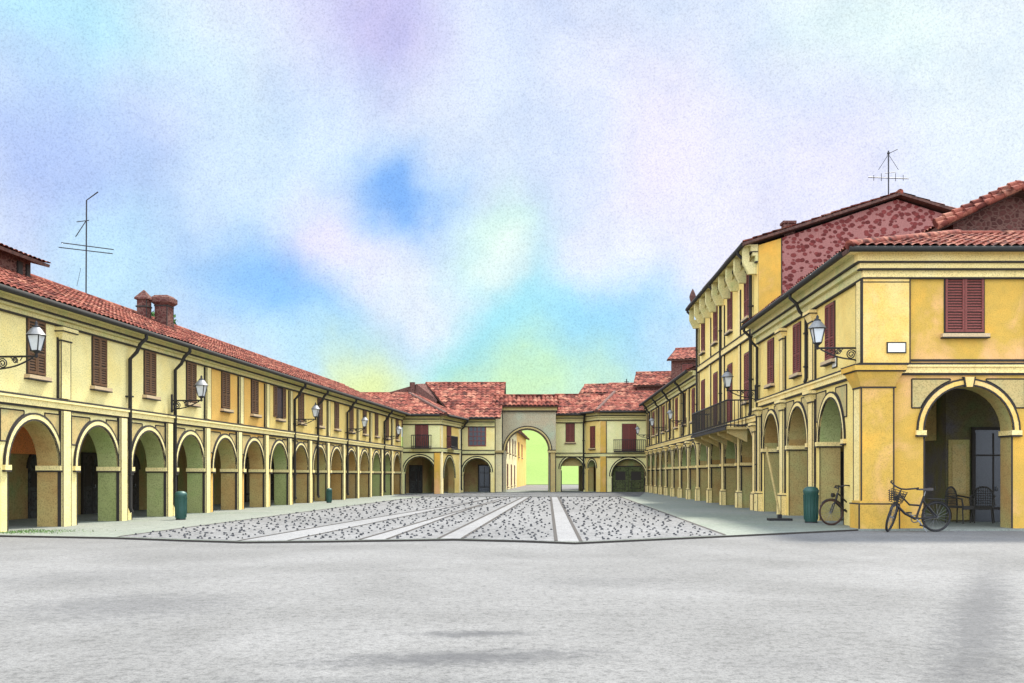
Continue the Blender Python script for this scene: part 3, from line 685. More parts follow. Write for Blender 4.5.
mb=MB(); mb.prism_z([(-.2,2.6),(1.2,2.6),(1.9,7.5),(-.2,8)],0,H2-.02); mb.build('inner_wall',POR,e)
mb=MB(); mb.prism_z([(-.1,.52),(2.45,.52),(3.5,6),(2.2,7.4),(-.1,7.4)],3.1,H2-.02); mb.build('upper_floor',POR,e)
add_door(e,TR(0,2.598,0),.75,.9,2.2,DOR); add_door(e,MC@TR(0,2.4,0),2.6,1.2,2.2,DOR)
downpipe(e,MC,Lc-.15,H2,.2,r=.08)
mb=MB(); rd=(-.1,5.6,H2+2.15)
tile_slope(mb,(-3.6,-.66,H2+.07),(3.3,-.66,H2+.07),rd,(-5.5,5.6,H2+2.15),.36,.5,.07)
p1=Vector((3.4,-.5,H2+.07)); p2=MC@Vector((Lc+.3,-.66,H2+.07))
tile_slope(mb,p1,p2,Vector(rd)+(p2-p1)*.45,Vector(rd),.36,.5,.07)
mb.tube([(3.35,-.6,H2+.15),(rd[0],rd[1],rd[2]+.05)],.14,6,1)
mb.build('roof',[TIF,TDK],e)
# house between canted corner and gate
ml=thing('arched_house','yellow house with a square latticed window left of the town gate','house',(-4.3,84,0))
facade(ml,M0,2.84,6.2,[(1.36,1.1)],1.75,3.3,Y1,GRN,lw,spand=False,imposts=False,t=.5)
window(ml,M0,1.37,4.0,5.5,1.33,None,'grid',.09,False)
mb=MB(); mb.box(-4,2.84,2.6,9,0,6.18); mb.build('inner_wall',POR,ml)
mb=MB(); mb.box(0,2.84,.52,2.598,3.1,6.18,0); mb.build('upper_floor',POR,ml)
add_door(ml,TR(0,2.598,0),1.9,.9,2.3,GLS,False,'shop')
mb=MB(); rz_=9.75; tile_slope(mb,(-.5,-.66,6.27),(3.35,-.66,6.27),(3.75,6.2,rz_),(-3.5,6.2,rz_),.42,.55,.08)
tile_slope(mb,(3.75,13,6.2),(-7,13,6.2),(-3.5,6.2,rz_),(3.75,6.2,rz_),.6,.9)
tile_slope(mb,(-8.2,11,8.2),(-6.2,3.2,8.0),(-3.5,6.2,rz_),(-3.5,6.2,rz_+.001),.5,.6) if False else None
mb.build('roof',[TIF,TDK],ml)
mb=MB(); mb.add([(-3.5,6.2,rz_),(-4.3,6.0,rz_-.05),(-7.6,9,8.6),(-7.6,9,6),(-3.0,3.6,6),(-2.2,3.0,8.0)],[(0,1,2,3,4,5)]); 
mb.prism_y([(-8.6,6),(-3.6,6),(-3.6,9.5),(-4.6,9.6),(-8.6,8.45)],6.3,9,0); mb.box(-4.9,-4.45,5.9,6.35,8,9.85,0); mb.build('gable_wall',BRK,ml)
# town gate
gt=thing('town_gate','grey green stone gate arch with a little tiled roof','gate',(-1.45,86,0))
Lg=5.22; Hg=7.35
gm=MB(); gm.prism_y(wall_poly(Lg,Hg,[(2.78,1.83)],3.6),0,1.5,0,1); gm.build('wall',[STN,PIN],gt)
mb=MB(); c=2.78; r=1.83
mb.prism_y(arc(c,3.6,r+.22,PI,0,24)+arc(c,3.6,r+.003,0,PI,24),-.06,-.002,0)
for rr in (r+.22,r+.003): mb.prism_y(arc(c,3.6,rr+.08,PI,0,24)+arc(c,3.6,rr,0,PI,24),-.07,-.001,1)
mb.build('archivolt',[TAN,INK],gt)
for x0,x1,zt,mt in ((.0,.62,7.0,CRE),(4.72,5.2,3.4,TAN)):
    mb=MB(); mb.box(x0,x1,-.12,-.003,.05,zt,0)
    for x in (x0,x1): mb.box(x-.04,x+.04,-.125,-.001,.05,zt,1)
    mb.build('pilaster',[mt,INK],gt)
mb=MB(); mb.box(4.5,Lg,-.22,-.003,3.42,3.6,0); mb.box(4.5,Lg,-.23,-.001,3.6,3.68,1); mb.box(-.1,.75,-.22,-.003,3.42,3.6,0); mb.box(-.1,.75,-.23,-.001,3.34,3.42,1); mb.build('impost',[TAN,INK],gt)
mb=MB(); mb.box(-.1,Lg+.1,-.2,-.003,7.05,7.34,0); mb.box(-.1,Lg+.1,-.21,-.001,6.96,7.045,1); mb.build('cornice',[TAN,INK],gt)
mb=MB(); tile_slope(mb,(-.35,-.5,Hg+.05),(Lg+.3,-.5,Hg+.05),(Lg+.2,.85,Hg+1.0),(-.1,.85,Hg+1.0),.36,.6,.12)
tile_slope(mb,(Lg+.3,2.2,Hg+.05),(-.35,2.2,Hg+.05),(-.1,.85,Hg+.99),(Lg+.2,.85,Hg+.99),.36,.6,.12); mb.build('roof',[TIF,TDK],gt)
# right of the gate: house with the small open passage
mr=thing('arched_house','narrow yellow house with an open passage right of the town gate','house',(3.87,88,0))
H3=6.75
facade(mr,M0,2.58,H3,[(1.42,.95)],2.05,3.15,GRN,GRN,lw,spand=False,imposts=False,t=.5)
mb=MB(); mb.box(.0,.46,.51,6,0,H3-.02); mb.box(2.38,2.57,.51,6,0,H3-.02); mb.box(.46,2.38,.51,6,3.02,H3-.02); mb.build('inner_wall',POR,mr)
box_part('tympanum',TAN,mr,M0,.5,2.34,.45,.52,2.3,3.0)
window(mr,M0,1.25,4.45,6.0,.72,SHR,'closed',.05)
downpipe(mr,M0,2.45,H3,.2,r=.08)
mb=MB(); tile_slope(mb,(.05,-.66,H3+.07),(2.9,-.66,H3+.07),(5.9,4.2,H3+2.1),(.05,4.2,H3+2.1),.36,.5,.07); tile_slope(mb,(7,9,H3),(.05,9,H3),(.05,4.2,H3+2.09),(5.9,4.2,H3+2.09),.5,.8); mb.build('roof',[TIF,TDK],mr)
# right end block, canted
er=thing('corner_house','yellow house with the dark green gate under a balcony at the right end','house',(7.54,85.7,0))
facade(er,M0,3.95,H3+.1,[(2.45,1.42)],1.4,3.1,GRN,GRN,lw,spand=False,imposts=False,t=.5)
Lc2=math.hypot(1.08,2.3); ac2=math.atan2(-2.3,1.08); MC2=TR(-1.08,2.3,0,ac2)
facade(er,MC2,Lc2-.01,H3+.1,[(1.2,.62)],2.1,3.1,Y3,GRN,lw,spand=False,imposts=False,t=.5)
mb=MB(); mb.box(.02,.5,-.09,-.004,.046,6.1,0); mb.box(.5,.57,-.06,-.001,.046,6.1,1); mb.build('pilaster',[OC,INK],er)
mb=MB(); mb.box(1.0,3.9,.3,.5,.02,2.85); mb.build('inner_panel',POR,er)
add_door(er,TR(0,.29,0),2.45,2.7,2.2,GRD); window(er,M0,2.5,3.6,5.85,1.15,SHR,'closed',.05,False); small_balcony(er,M0,2.5,3.55,2.7)
window(er,MC2,1.3,3.9,5.7,.8,SHR,'closed',.05); 
mb=MB(); mb.prism_z([(0,.52),(3.95,.52),(4.2,7),(-.4,7),(-.5,2.4)],3.0,H3+.08); mb.prism_z([(-.2,3),(3.95,3),(4.2,7),(-.4,7)],0,2.99); mb.build('inner_wall',POR,er)
mb=MB(); rt2=(1.9,6.2,H3+2.35)
tile_slope(mb,(-.3,-.66,H3+.17),(4.3,-.66,H3+.17),(7,6.2,H3+2.35),rt2,.36,.5,.07)
pa=MC2@Vector((-.3,-.66,H3+.17)); pb=Vector((-.35,-.6,H3+.17)); tile_slope(mb,pa,pb,Vector(rt2),Vector(rt2)-(pb-pa)*.3,.36,.5,.07)
mb.tube([pb+Vector((0,0,.08)),(rt2[0],rt2[1],rt2[2]+.05)],.14,6,1); mb.build('roof',[TIF,TDK],er)
# ------------------------------------------------------------------ houses behind
def back_house(name,label,x,y,rz,L,W,Hh,rise,wallm,ridge_along=True,wins=(),tw=.42,cat='house',ov=.5,tiles=TIF):
    root=thing(name,label,cat,(x,y,0),rz)
    mb=MB(); mb.add([(0,0,0),(L,0,0),(L,W,0),(0,W,0),(0,0,Hh),(L,0,Hh),(L,W,Hh),(0,W,Hh),(0,W/2,Hh+rise),(L,W/2,Hh+rise)],
        [(0,1,5,4),(1,2,6,9,5),(2,3,7,6),(3,0,4,8,7)]); mb.build('wall',wallm,root)
    s=rise/(W/2); mb=MB()
    tile_slope(mb,(-ov*.7,-ov,Hh-ov*s+.1),(L+ov*.7,-ov,Hh-ov*s+.1),(L+ov*.7,W/2,Hh+rise+.1),(-ov*.7,W/2,Hh+rise+.1),tw,.55,.08)
    tile_slope(mb,(L+ov*.7,W+ov,Hh-ov*s+.1),(-ov*.7,W+ov,Hh-ov*s+.1),(-ov*.7,W/2,Hh+rise+.1),(L+ov*.7,W/2,Hh+rise+.1),tw,.8,.08); mb.build('roof',[tiles,TDK],root)
    for (u,z0,z1,w,kd) in wins: window(root,M0,u,z0,z1,w,SHR,kd,.06)
    return root
back_house('roof_house','long brown house with a sloping red roof behind the passage house',7.35,104,R(-14),5.2,6,10.0,1.0,BRK)
back_house('roof_house','low red roofed house just right of the sloping brown house roof',11.2,108,0,16,8,9.6,2.0,BRK)
back_house('brick_house','tall red brick house peeping over the far right roofs',15.6,98,R(-20),10,8,12.8,1.4,BRK,wins=[(1.6,10.9,12.3,1.0,'closed')])
back_house('roof_house','small brown house between the low red roof and the tall brick house',12.6,101,R(-12),4.5,6,10.6,1.4,BRK)
# street beyond the gate
aw=math.atan2(52,2.85)
dx,dy=math.cos(aw),math.sin(aw)
s1=back_house('street_house','cream house seen through the town gate on the left of the street',-.75,98,aw,24,7,6.7,1.6,CRE,wins=[(4,3.9,5.5,1.2,'closed'),(9,3.9,5.5,1.2,'closed'),(15,3.9,5.5,1.3,'closed'),(20,3.9,5.5,1.3,'closed'),(5,.4,2.6,1.4,'closed'),(12,.4,2.6,1.4,'closed'),(19,.4,2.6,1.4,'closed')])
s2=back_house('street_house','orange house at the far end of the street seen through the gate',-.75+dx*24.1,98+dy*24.1,aw,28,7,6.9,1.4,Y2,wins=[(5,3.9,5.6,1.8,'closed'),(14,3.9,5.6,1.8,'closed')])

# ------------------------------------------------------------------ roof furniture
def on_left(Y,d,z): # point above the left row, d metres behind the facade
    x=LX(Y); return (x-d/kL, Y+d*sl/kL, z)
zl=lambda d:6.12+(d+.66)*(2.23/5.16)
d_=thing('roof_turret','small brown brick turret with a tiled cap on the ridge','turret',on_left(31.2,4.4,7.35),angL)
mb=MB(); mb.box(-2.4,1.75,-.7,.9,0,1.25,0); mb.box(.95,1.2,-.76,-.70,.3,1.1,1); mb.box(1.45,1.62,-.76,-.70,.2,1.1,1); mb.build('wall',[BRK,INK],d_)
mb=MB(); tile_slope(mb,(-2.8,-1.15,1.22),(2.15,-1.15,1.22),(2.15,.1,1.55),(-2.8,.1,1.55),.26,.4); tile_slope(mb,(2.15,1.3,1.2),(-2.8,1.3,1.2),(-2.8,.1,1.54),(2.15,.1,1.54),.26,.4); mb.build('roof',[TIL,TDK],d_)
def chimney(label,loc,w,d,h,cap):
    t=thing('chimney',label,'chimney',loc,angL)
    mb=MB(); mb.box(-w/2,w/2,-d/2,d/2,-.6,h,0)
    for sx in (-1,1): mb.box(sx*w/2-.02,sx*w/2+.02,-d/2-.01,-d/2+.02,-.6,h,1)
    mb.build('stack',[BRK,INK],t)
    mb=MB()
    if cap=='point':
        mb.box(-w/2-.04,w/2+.04,-d/2-.04,d/2+.04,h*.62,h*.62+.06,1)
        mb.box(-w/2-.08,w/2+.08,-d/2-.08,d/2+.08,h,h+.07,0); mb.taper(-w/2-.08,w/2+.08,-d/2-.08,d/2+.08,h+.07,-.02,.02,-.02,.02,h+.42,0)
    else:
        mb.taper(-w/2,w/2,-d/2,d/2,h,-w/2-.13,w/2+.13,-d/2-.13,d/2+.13,h+.12,0); mb.box(-w/2-.13,w/2+.13,-d/2-.13,d/2+.13,h+.12,h+.30,0); mb.taper(-w/2-.13,w/2+.13,-d/2-.13,d/2+.13,h+.302,-w/2,w/2,-d/2,d/2,h+.42,0); mb.box(-w/2-.02,w/2+.02,-d/2-.02,d/2+.02,h-.06,h-.002,1)
    mb.build('cap',[BRK,INK],t)
chimney('slim brick chimney with a pointed cap on the left roof',on_left(41.6,3.9,zl(3.9)-.1),.42,.42,.85,'point')
chimney('stout brick chimney with a flat flared cap on the left roof',on_left(42.2,3.3,zl(3.3)-.15),.62,.55,1.0,'flat')
def antenna(label,loc,kind):
    t=thing('tv_antenna',label,'antenna',loc)
    mb=MB()
    if kind==0:
        mb.tube([(0,0,-.3),(.02,0,3.55),(.42,.1,3.9)],.026,6); mb.build('mast',IRON,t)
        mb=MB(); mb.tube([(-1.0,-.1,1.72),(.98,.1,1.52)],.02,5); mb.tube([(-.95,0,1.92),(1.02,.1,1.68)],.02,5); mb.tube([(-.36,0,2.72),(.12,0,2.78)],.018,5); mb.tube([(0,0,2.76),(-.4,0,2.15)],.018,5); mb.build('elements',IRON,t)
        mb=MB(); mb.tube([(-.35,0,.25),(-.2,0,.95)],.008,4); mb.build('stay_wire',IRON,t)
    else:
        mb.tube([(0,0,-.4),(0,0,1.9)],.028,6); mb.lathe([(.01,0),(.06,.05),(.06,.1),(.01,.15)],(0,0,1.72),8); mb.build('mast',IRON,t)
        mb=MB(); mb.tube([(-.85,0,.78),(.85,0,.72)],.022,5); mb.tube([(0,0,1.78),(.38,0,1.96)],.016,5)
        for s_ in (-1,1): mb.tube([(0,0,1.75),(s_*.42,0,1.1)],.011,4); mb.tube([(s_*.3,0,.95),(s_*.3,0,.62)],.013,4); mb.tube([(s_*.62,0,.88),(s_*.62,0,.64)],.013,4)
        mb.tube([(-.15,0,.95),(.3,0,1.0)],.014,4); mb.build('elements',IRON,t)
antenna('tall thin aerial with crossed rods on the left roof',on_left(38.0,4.5,8.5),0)
antenna('short aerial with guy wires on the rubble gable ridge',(15.85,42.1,13.25),1)
mb=MB(); mb.tube([(0,0,-.8),(0,0,1.3)],.06,6); mb.box(-.25,.25,-.04,.04,.95,1.02)
t=thing('tv_antenna','stubby vent mast on the far roofs right of the gate','antenna',(12.4,108.2,10.6)); mb.build('mast',IRON,t)

# ------------------------------------------------------------------ wall lamps
def lamp_proto():
    t=thing('wall_lamp','','lamp')
    mb=MB(); mb.box(-.05,.05,-.05,-.005,-.42,.22); 
    mb.tube([(0,-.03,0),(0,-1.1,0)],.028,6)
    pts=[]
    for i in range(13):
        q=i/12; pts.append((0,-.04-.98*q,-.36+.33*q**.6-.10*math.sin(PI*q)))
    mb.tube(pts,.022,6)
    sp=[]
    for i in range(26):
        q=i/25; a=q*4.2*PI; r_=.135*(1-q*.8); sp.append((0,-.22+r_*math.cos(a),-.17+r_*math.sin(a)))
    mb.tube(sp,.017,5)
    sp=[(0,-.55+.085*(1-q*.7)*math.cos(q*3.5*PI),-.1+.075*(1-q*.7)*math.sin(q*3.5*PI)) for q in [i/20 for i in range(21)]]
    mb.tube(sp,.014,5); mb.tube([(0,-.4,0),(0,-.62,-.16)],.013,5); mb.tube([(0,-.75,0),(0,-.68,-.1)],.013,5)
    mb.build('bracket',IRON,t)
    mb=MB(); c=(0,-1.1,0)
    mb.lathe([(.02,-.04),(.05,0),(.03,.06),(.09,.11),(.115,.14)],c,10)
    for k in range(4):
        a=PI/4+k*PI/2; mb.tube([(.12*math.cos(a),-1.1+.12*math.sin(a),.14),(.215*math.cos(a),-1.1+.215*math.sin(a),.52)],.016,5)
    for rr,z in ((.12,.14),(.222,.52)):
        mb.tube([(rr*math.cos(PI/4+k*PI/2),-1.1+rr*math.sin(PI/4+k*PI/2),z) for k in range(4)],.018,5,0,True)
    l=mb.build('lantern',IRON,t)
    mb=MB(); mb.lathe([(.108,.145),(.205,.515)],c,4,0,False,PI/4); mb.build('glass',LGL,l)
    mb=MB(); mb.lathe([(.25,.525),(.22,.56),(.15,.66),(.09,.72)],c,8,1); mb.lathe([(.09,.721),(.10,.74),(.03,.78),(.045,.82),(.012,.88)],c,8,0); mb.build('cap',[IRON,plain('lamp_cap_zinc',(.20,.20,.19,1),.5,.3)],l)
    return t
lp=lamp_proto(); used=[0]
def lamp(label,loc,rz,grp,sc=1):
    o=lp if not used[0] else copy_tree(lp); used[0]=1
    o.location=loc; o.rotation_euler=(0,0,rz); o.scale=(sc,sc,sc); o['label']=label; o['group']=grp
gl='lanterns on the left row'; gr='lanterns on the right row'
for Y,z,lab in ((24.95,4.45,'iron bracket lantern cut by the picture edge beside the nearest shutters'),(35.2,4.12,'iron bracket lantern on the yellow wall just before the orange house'),
    (49.4,4.25,'bracket lantern next to the folded back shutters on the left row'),(59.6,4.25,'small bracket lantern halfway along the far left houses'),(69.6,4.2,'bracket lantern nearest the far left corner of the piazza')):
    lamp(lab,(LX(Y)+.13,Y,z),angL,gl,1.0 if Y<40 else .95)
for Y,z,lab,o_ in ((27.72,5.02,'large iron lantern on a scrolled bracket at the ochre corner house',.02),(40.8,4.95,'iron bracket lantern hanging in front of the balcony end of the tall house',.13),
    (60.8,4.8,'bracket lantern on the house just past the tall house',.13),(71.2,4.9,'bracket lantern at the meeting of the two far right houses',.13),(82.2,4.8,'bracket lantern in the far right corner beside the balcony',.13)):
    lamp(lab,(RX(Y)-o_,Y,z),angR,gr,1.05 if Y<45 else .9)

# ------------------------------------------------------------------ plaques, bins, pole stand
def plaque(label,M,w,h):
    mb=MB(); mb.box(-w/2,w/2,-.03,0,-h/2,h/2,0)
    for x0,x1,z0,z1 in ((-w/2-.03,-w/2,-h/2-.03,h/2+.03),(w/2,w/2+.03,-h/2-.03,h/2+.03),(-w/2,w/2,h/2,h/2+.03),(-w/2,w/2,-h/2-.03,-h/2)): mb.box(x0,x1,-.035,0,z0,z1,1)
    o=mb.build('wall_plaque',[WHT,INK]); o.matrix_world=M; tag(o,label,'plaque')
plaque('wide blank white plaque on the ochre front of the corner house',TR(9.64+.82,27.3-.075,1.5+(475-348)*.0273),.47,.24)
Yp=30.1
plaque('small blank white plaque under the last shutters on the corner house side',TR(RX(Yp)-.004,Yp,1.5+(475-362.5)*.0301,angR),.42,.26)
def litter_bin():
    t=thing('litter_bin','','bin'); n=16
    mb=MB(); mb.lathe([(.19,.04),(.205,.08),(.225,.5),(.23,.93),(.245,.95),(.245,1.0)],(0,0,0),n)
    for k in range(16):
        a=2*PI*k/16; mb.tube([(.215*math.cos(a),.215*math.sin(a),.1),(.238*math.cos(a),.238*math.sin(a),.9)],.012,4)
    mb.build('body',BIN,t)
    mb=MB(); mb.lathe([(.25,1.0),(.255,1.03),(.2,1.12),(.1,1.16)],(0,0,0),n); mb.build('lid',BIN,t)
    mb=MB(); mb.lathe([(.2,0),(.2,.04)],(0,0,0),n); mb.build('base',IRON,t)
    return t
bn=litter_bin(); bn.location=(-10.78,32.55,.046); bn.scale=(.8,.8,.8); bn['label']='round green litter bin in front of the left row pillars'
b2=copy_tree(bn); b2.scale=(.95,.95,.95); b2.location=(9.12,30.5,.046); b2['label']='round green litter bin beside the bicycle at the corner house'
b3=copy_tree(bn); b3.location=(-9.55,52.2,.046); b3.scale=(.66,.66,.66); b3['label']='far small green litter bin at the distant left pillars'
for o in (bn,b2,b3): o['group']='green litter bins'
ps=thing('pole_stand','thin pale pole leaning on a flat dark base by the right pillars','pole',(8.55,31.95,.046))
mb=MB(); mb.box(-.36,.36,-.2,.2,0,.07); mb.box(-.06,.06,-.06,.06,.07,.2); mb.build('base',IRON,ps)
mb=MB(); mb.tube([(0,0,.2),(-.42,.05,2.35)],.035,8); mb.build('pole',TAN,ps)

# ------------------------------------------------------------------ bicycles
def bicycle(label,loc,rz,sc,steer,tyre,lean,front_basket):
    t=thing('bicycle',label,'bicycle',loc,rz); t.scale=(sc,)*3; t.rotation_euler=(lean,0,rz)
    t['group']='bicycles at the corner house'
    RW=.345; wb=1.08
    def wheel(Mw):
        mb=MB(); n=32
        ring=lambda r: [(r*math.cos(2*PI*k/n),0,r*math.sin(2*PI*k/n)) for k in range(n)]
        mb.tube(ring(RW-.032),.012,6,0,True); mb.tube([(0,-.05,0),(0,.05,0)],.022,8,0)
        for k in range(20):
            a=2*PI*k/20; sg=.03 if k%2 else -.03; mb.tube([(.02*math.cos(a+.6),sg,.02*math.sin(a+.6)),((RW-.035)*math.cos(a),0,(RW-.035)*math.sin(a))],.0035,4)
        w=mb.build('wheel',STL,t,Mw); mb=MB(); mb.tube(ring(RW-.02),.028,8,0,True); mb.build('tyre',tyre,w)
    wheel(TR(-wb/2,0,RW))
    hx,hz=wb/2-.16,.86                                   # head tube lower end
    S0=Vector((wb/2-.13,0,.62)); ax=Vector((-.30,0,1)).normalized()
    Ms=Matrix.Translation(S0)@Matrix.Rotation(steer,4,ax)@Matrix.Translation(-S0)
    wheel(Ms@TR(wb/2,0,RW))
    bb=(-.06,0,.29); st=(-.24,0,.82); hd0=(wb/2-.13,0,.62); hd1=(wb/2-.20,0,.86)
    mb=MB()
    mb.tube([hd0,hd1],.03,8); mb.tube([hd0,(.2,0,.42),bb],.03,8); mb.tube([hd1,(.1,0,.62),(-.17,0,.60)],.022,8); mb.tube([bb,st],.026,8)
    for sg in (-.05,.05): mb.tube([(bb[0],sg*.6,bb[2]),(-wb/2,sg,RW)],.016,6); mb.tube([(-.2,sg*.4,.72),(-wb/2,sg,RW)],.015,6)
    mb.build('frame',IRON,t)
    mb=MB()
    for sg in (-.05,.05): mb.tube([hd0,(wb/2-.08,sg,.56),(wb/2,sg,RW)],.018,6)
    mb.build('fork',IRON,t,Ms)
    mb=MB(); top=Vector(hd1); mb.tube([top,top+Vector((-.04,0,.13))],.014,6); z=top.z+.13; x=top.x-.04
    mb.tube([(x-.22,-.30,z+.06),(x-.05,-.27,z+.07),(x+.06,-.12,z+.03),(x+.03,0,z),(x+.06,.12,z+.03),(x-.05,.27,z+.07),(x-.22,.30,z+.06)],.019,6)
    for sg in (-1,1): mb.tube([(x-.24,sg*.30,z+.06),(x-.10,sg*.285,z+.065)],.02,6)
    hb=mb.build('handlebar',IRON,t,Ms)
    mb=MB(); mb.lathe([(.02,-.06),(.055,-.03),(.062,.04)],(0,0,0),10)
    o=mb.build('headlamp',IRON,t,Ms@Matrix.Translation((hd1[0]+.13,0,.80))@Matrix.Rotation(R(90),4,'Y'))
    mb=MB(); mb.tube([st,(-.27,0,.93)],.013,6); mb.build('seat_post',STL,t)
    mb=MB(); mb.add([(-.40,-.10,.95),(-.40,.10,.95),(-.24,.085,.955),(-.06,.022,.955),(-.06,-.022,.955),(-.24,-.085,.955),
                     (-.42,-.07,1.01),(-.42,.07,1.01),(-.25,.05,.99),(-.07,.012,.985),(-.07,-.012,.985),(-.25,-.05,.99)],
        [(0,5,4,3,2,1),(6,7,8,9,10,11),(0,1,7,6),(1,2,8,7),(2,3,9,8),(3,4,10,9),(4,5,11,10),(5,0,6,11)]); mb.build('saddle',LEA,t)
    mb=MB(); mb.tube([(bb[0]+.085*math.cos(2*PI*k/20),-.05,bb[2]+.085*math.sin(2*PI*k/20)) for k in range(20)],.012,6,0,True)
    for a,sg in ((.9,-.07),(.9+PI,.07)): mb.tube([(bb[0],0,bb[2]),(bb[0],sg,bb[2]),(bb[0]+.17*math.cos(a),sg,bb[2]+.17*math.sin(a))],.012,6)
    mb.tube([(bb[0],-.05,bb[2]+.085),(-wb/2,-.05,RW+.035)],.006,4); mb.tube([(bb[0],-.05,bb[2]-.085),(-wb/2,-.05,RW-.035)],.006,4)
    mb.build('crankset',STL,t)
    for a,sg in ((.9,-.12),(.9+PI,.12)):
        mb=MB(); x_=bb[0]+.17*math.cos(a); z_=bb[2]+.17*math.sin(a); mb.box(x_-.05,x_+.05,sg-.045,sg+.045,z_-.014,z_+.014); mb.build('pedal',RUB,t)
    def guard(Mg,a0,a1):
        mb=MB(); r_=RW+.025; n=14; vs=[]
        for k in range(n+1):
            a=lerp(a0,a1,k/n)
            for yy,rr in ((-.032,r_-.012),(0,r_+.004),(.032,r_-.012)): vs.append((rr*math.cos(a),yy,rr*math.sin(a)))
        mb.add(vs,[(3*k+j,3*k+j+1,3*k+j+4,3*k+j+3) for k in range(n) for j in range(2)],0,True); mb.build('mudguard',IRON,t,Mg)
    guard(TR(-wb/2,0,RW),R(20),R(190)); guard(Ms@TR(wb/2,0,RW),R(40),R(170))
    mb=MB(); 
    for yy in (-.06,0,.06): mb.tube([(-.72,yy,.745),(-.32,yy,.76)],.007,5)
    for xx in (-.7,-.52,-.34): mb.tube([(xx,-.06,.75),(xx,.06,.75)],.007,5)
    for yy in (-.05,.05): mb.tube([(-.66,yy,.745),(-wb/2,yy,RW)],.006,5)
    mb.build('luggage_rack',IRON,t)
    if front_basket:
        mb=MB(); c=(hd1[0]+.2,0,.72)
        for k in range(6):
            z=c[2]+.24*k/5; w=.10+.04*k/5
            mb.tube([(c[0]-w,-w*1.3,z),(c[0]+w,-w*1.3,z),(c[0]+w,w*1.3,z),(c[0]-w,w*1.3,z)],.008,4,0,True)
        for k in range(12):
            a=2*PI*k/12; mb.tube([(c[0]+.11*math.cos(a),.14*math.sin(a),c[2]),(c[0]+.15*math.cos(a),.19*math.sin(a),c[2]+.24)],.007,4)
        mb.build('basket',WIC,t,Ms)
    # stand
    mb=MB(); mb.tube([(bb[0]-.06,.05,bb[2]-.03),(bb[0]-.16,.22,.02)],.01,5); mb.build('kickstand',STL,t)
    return t
bicycle('black bicycle parked against the ochre front of the corner house',(10.58,26.4,.006),PI+.06,1.15,.92,RUB,R(-4),True)
bicycle('brown tyred bicycle poking out of the arch behind the corner pillar',(9.80,28.95,.05),PI+.12,1.08,.05,BRT,R(3),False)

# ------------------------------------------------------------------ chairs in the corner portico
def chair():
    t=thing('armchair','','chair')
    mb=MB(); mb.box(-.25,.25,-.24,.24,.40,.45); mb.box(-.26,.26,-.255,-.24,.36,.46); mb.build('seat',WIC,t)
    mb=MB()
    pts=[]
    for i in range(11):
        a=PI*i/10; pts.append((.27*math.cos(a),.24+.02*math.sin(a),.45+.50*math.sin(a)**.6 if 0<i<10 else .45))
    mb.tube(pts,.025,6)
    for i in range(-4,5): x=i*.055; mb.tube([(x,.235,.45),(x,.262,.45+.50*(max(0,1-(x/.27)**2))**.3)],.010,4)
    for k in range(1,7): z=.45+k*.065; mb.tube([(-.25,.245,z),(.25,.245,z)],.009,4)
    mb.build('backrest',WIC,t)
    for sx in (-1,1):
        mb=MB(); mb.tube([(sx*.27,.24,.72),(sx*.30,0,.68),(sx*.28,-.22,.64),(sx*.26,-.24,.45)],.024,6); mb.build('armrest',WIC,t)
        for sy in (-1,1):
            mb=MB(); mb.tube([(sx*.23,sy*.21,.40),(sx*.27,sy*.25,0)],.02,6); mb.build('leg',WIC,t)
    return t
c1=chair(); c1.location=(13.55,30.25,.046); c1.rotation_euler=(0,0,R(35)); c1.scale=(1.15,)*3; c1['label']='dark wicker armchair nearest the bicycle under the wide arch'; c1['group']='wicker chairs in the portico'
c2=copy_tree(c1); c2.location=(14.3,30.4,.046); c2.rotation_euler=(0,0,R(-30)); c2['label']='dark wicker armchair further from the bicycle, before the shop window'

# ------------------------------------------------------------------ trees behind the roofs
BARK=plain('bark',(.08,.055,.035,1),.95); LEAF=stucco('leaves',(.05,.12,.03),(.07,.16,.04),(.04,.09,.025),grain=.3,big=1.5)
def tree(label,loc,h,cr):
    t=thing('tree',label,'tree',loc)
    rnd=random.Random(int(loc[0]*10))
    mb=MB(); mb.tube([(0,0,0),(.1,.05,h*.3),(0,.1,h*.6),(.1,0,h*.85)],.28,8,0,False,.06)
    for k in range(7):
        a=k*2.4; z=h*(.4+.06*k); mb.tube([(0,.05,z),(cr*.45*math.cos(a),cr*.45*math.sin(a),z+.8),(cr*.7*math.cos(a),cr*.7*math.sin(a),z+1.4)],.09,6,0,False,.02)
    mb.build('trunk',BARK,t)
    mb=MB()
    cl=[(rnd.gauss(0,.42)*cr,rnd.gauss(0,.42)*cr,h*.72+rnd.uniform(-.28,.24)*h,rnd.uniform(.25,.5)*cr) for _ in range(24)]
    for cx,cy,cz,rr in cl:
        for _ in range(170):
            v=Vector((rnd.gauss(0,1),rnd.gauss(0,1),rnd.gauss(0,.8))).normalized()*rr*rnd.uniform(.5,1.05)
            a=Vector((rnd.uniform(-1,1),rnd.uniform(-1,1),rnd.uniform(-1,1))).normalized(); b_=a.orthogonal().normalized(); s_=rnd.uniform(.09,.17)
            p=Vector((cx,cy,min(cz,h-rr*.9)))+v; mb.add([p-a*s_,p+b_*s_*.6,p+a*s_,p-b_*s_*.6],[(0,1,2,3)])
    mb.build('crown',LEAF,t)
tree('dark green treetop showing behind the two left chimneys',(-22.6,61,0),11.6,2.0)
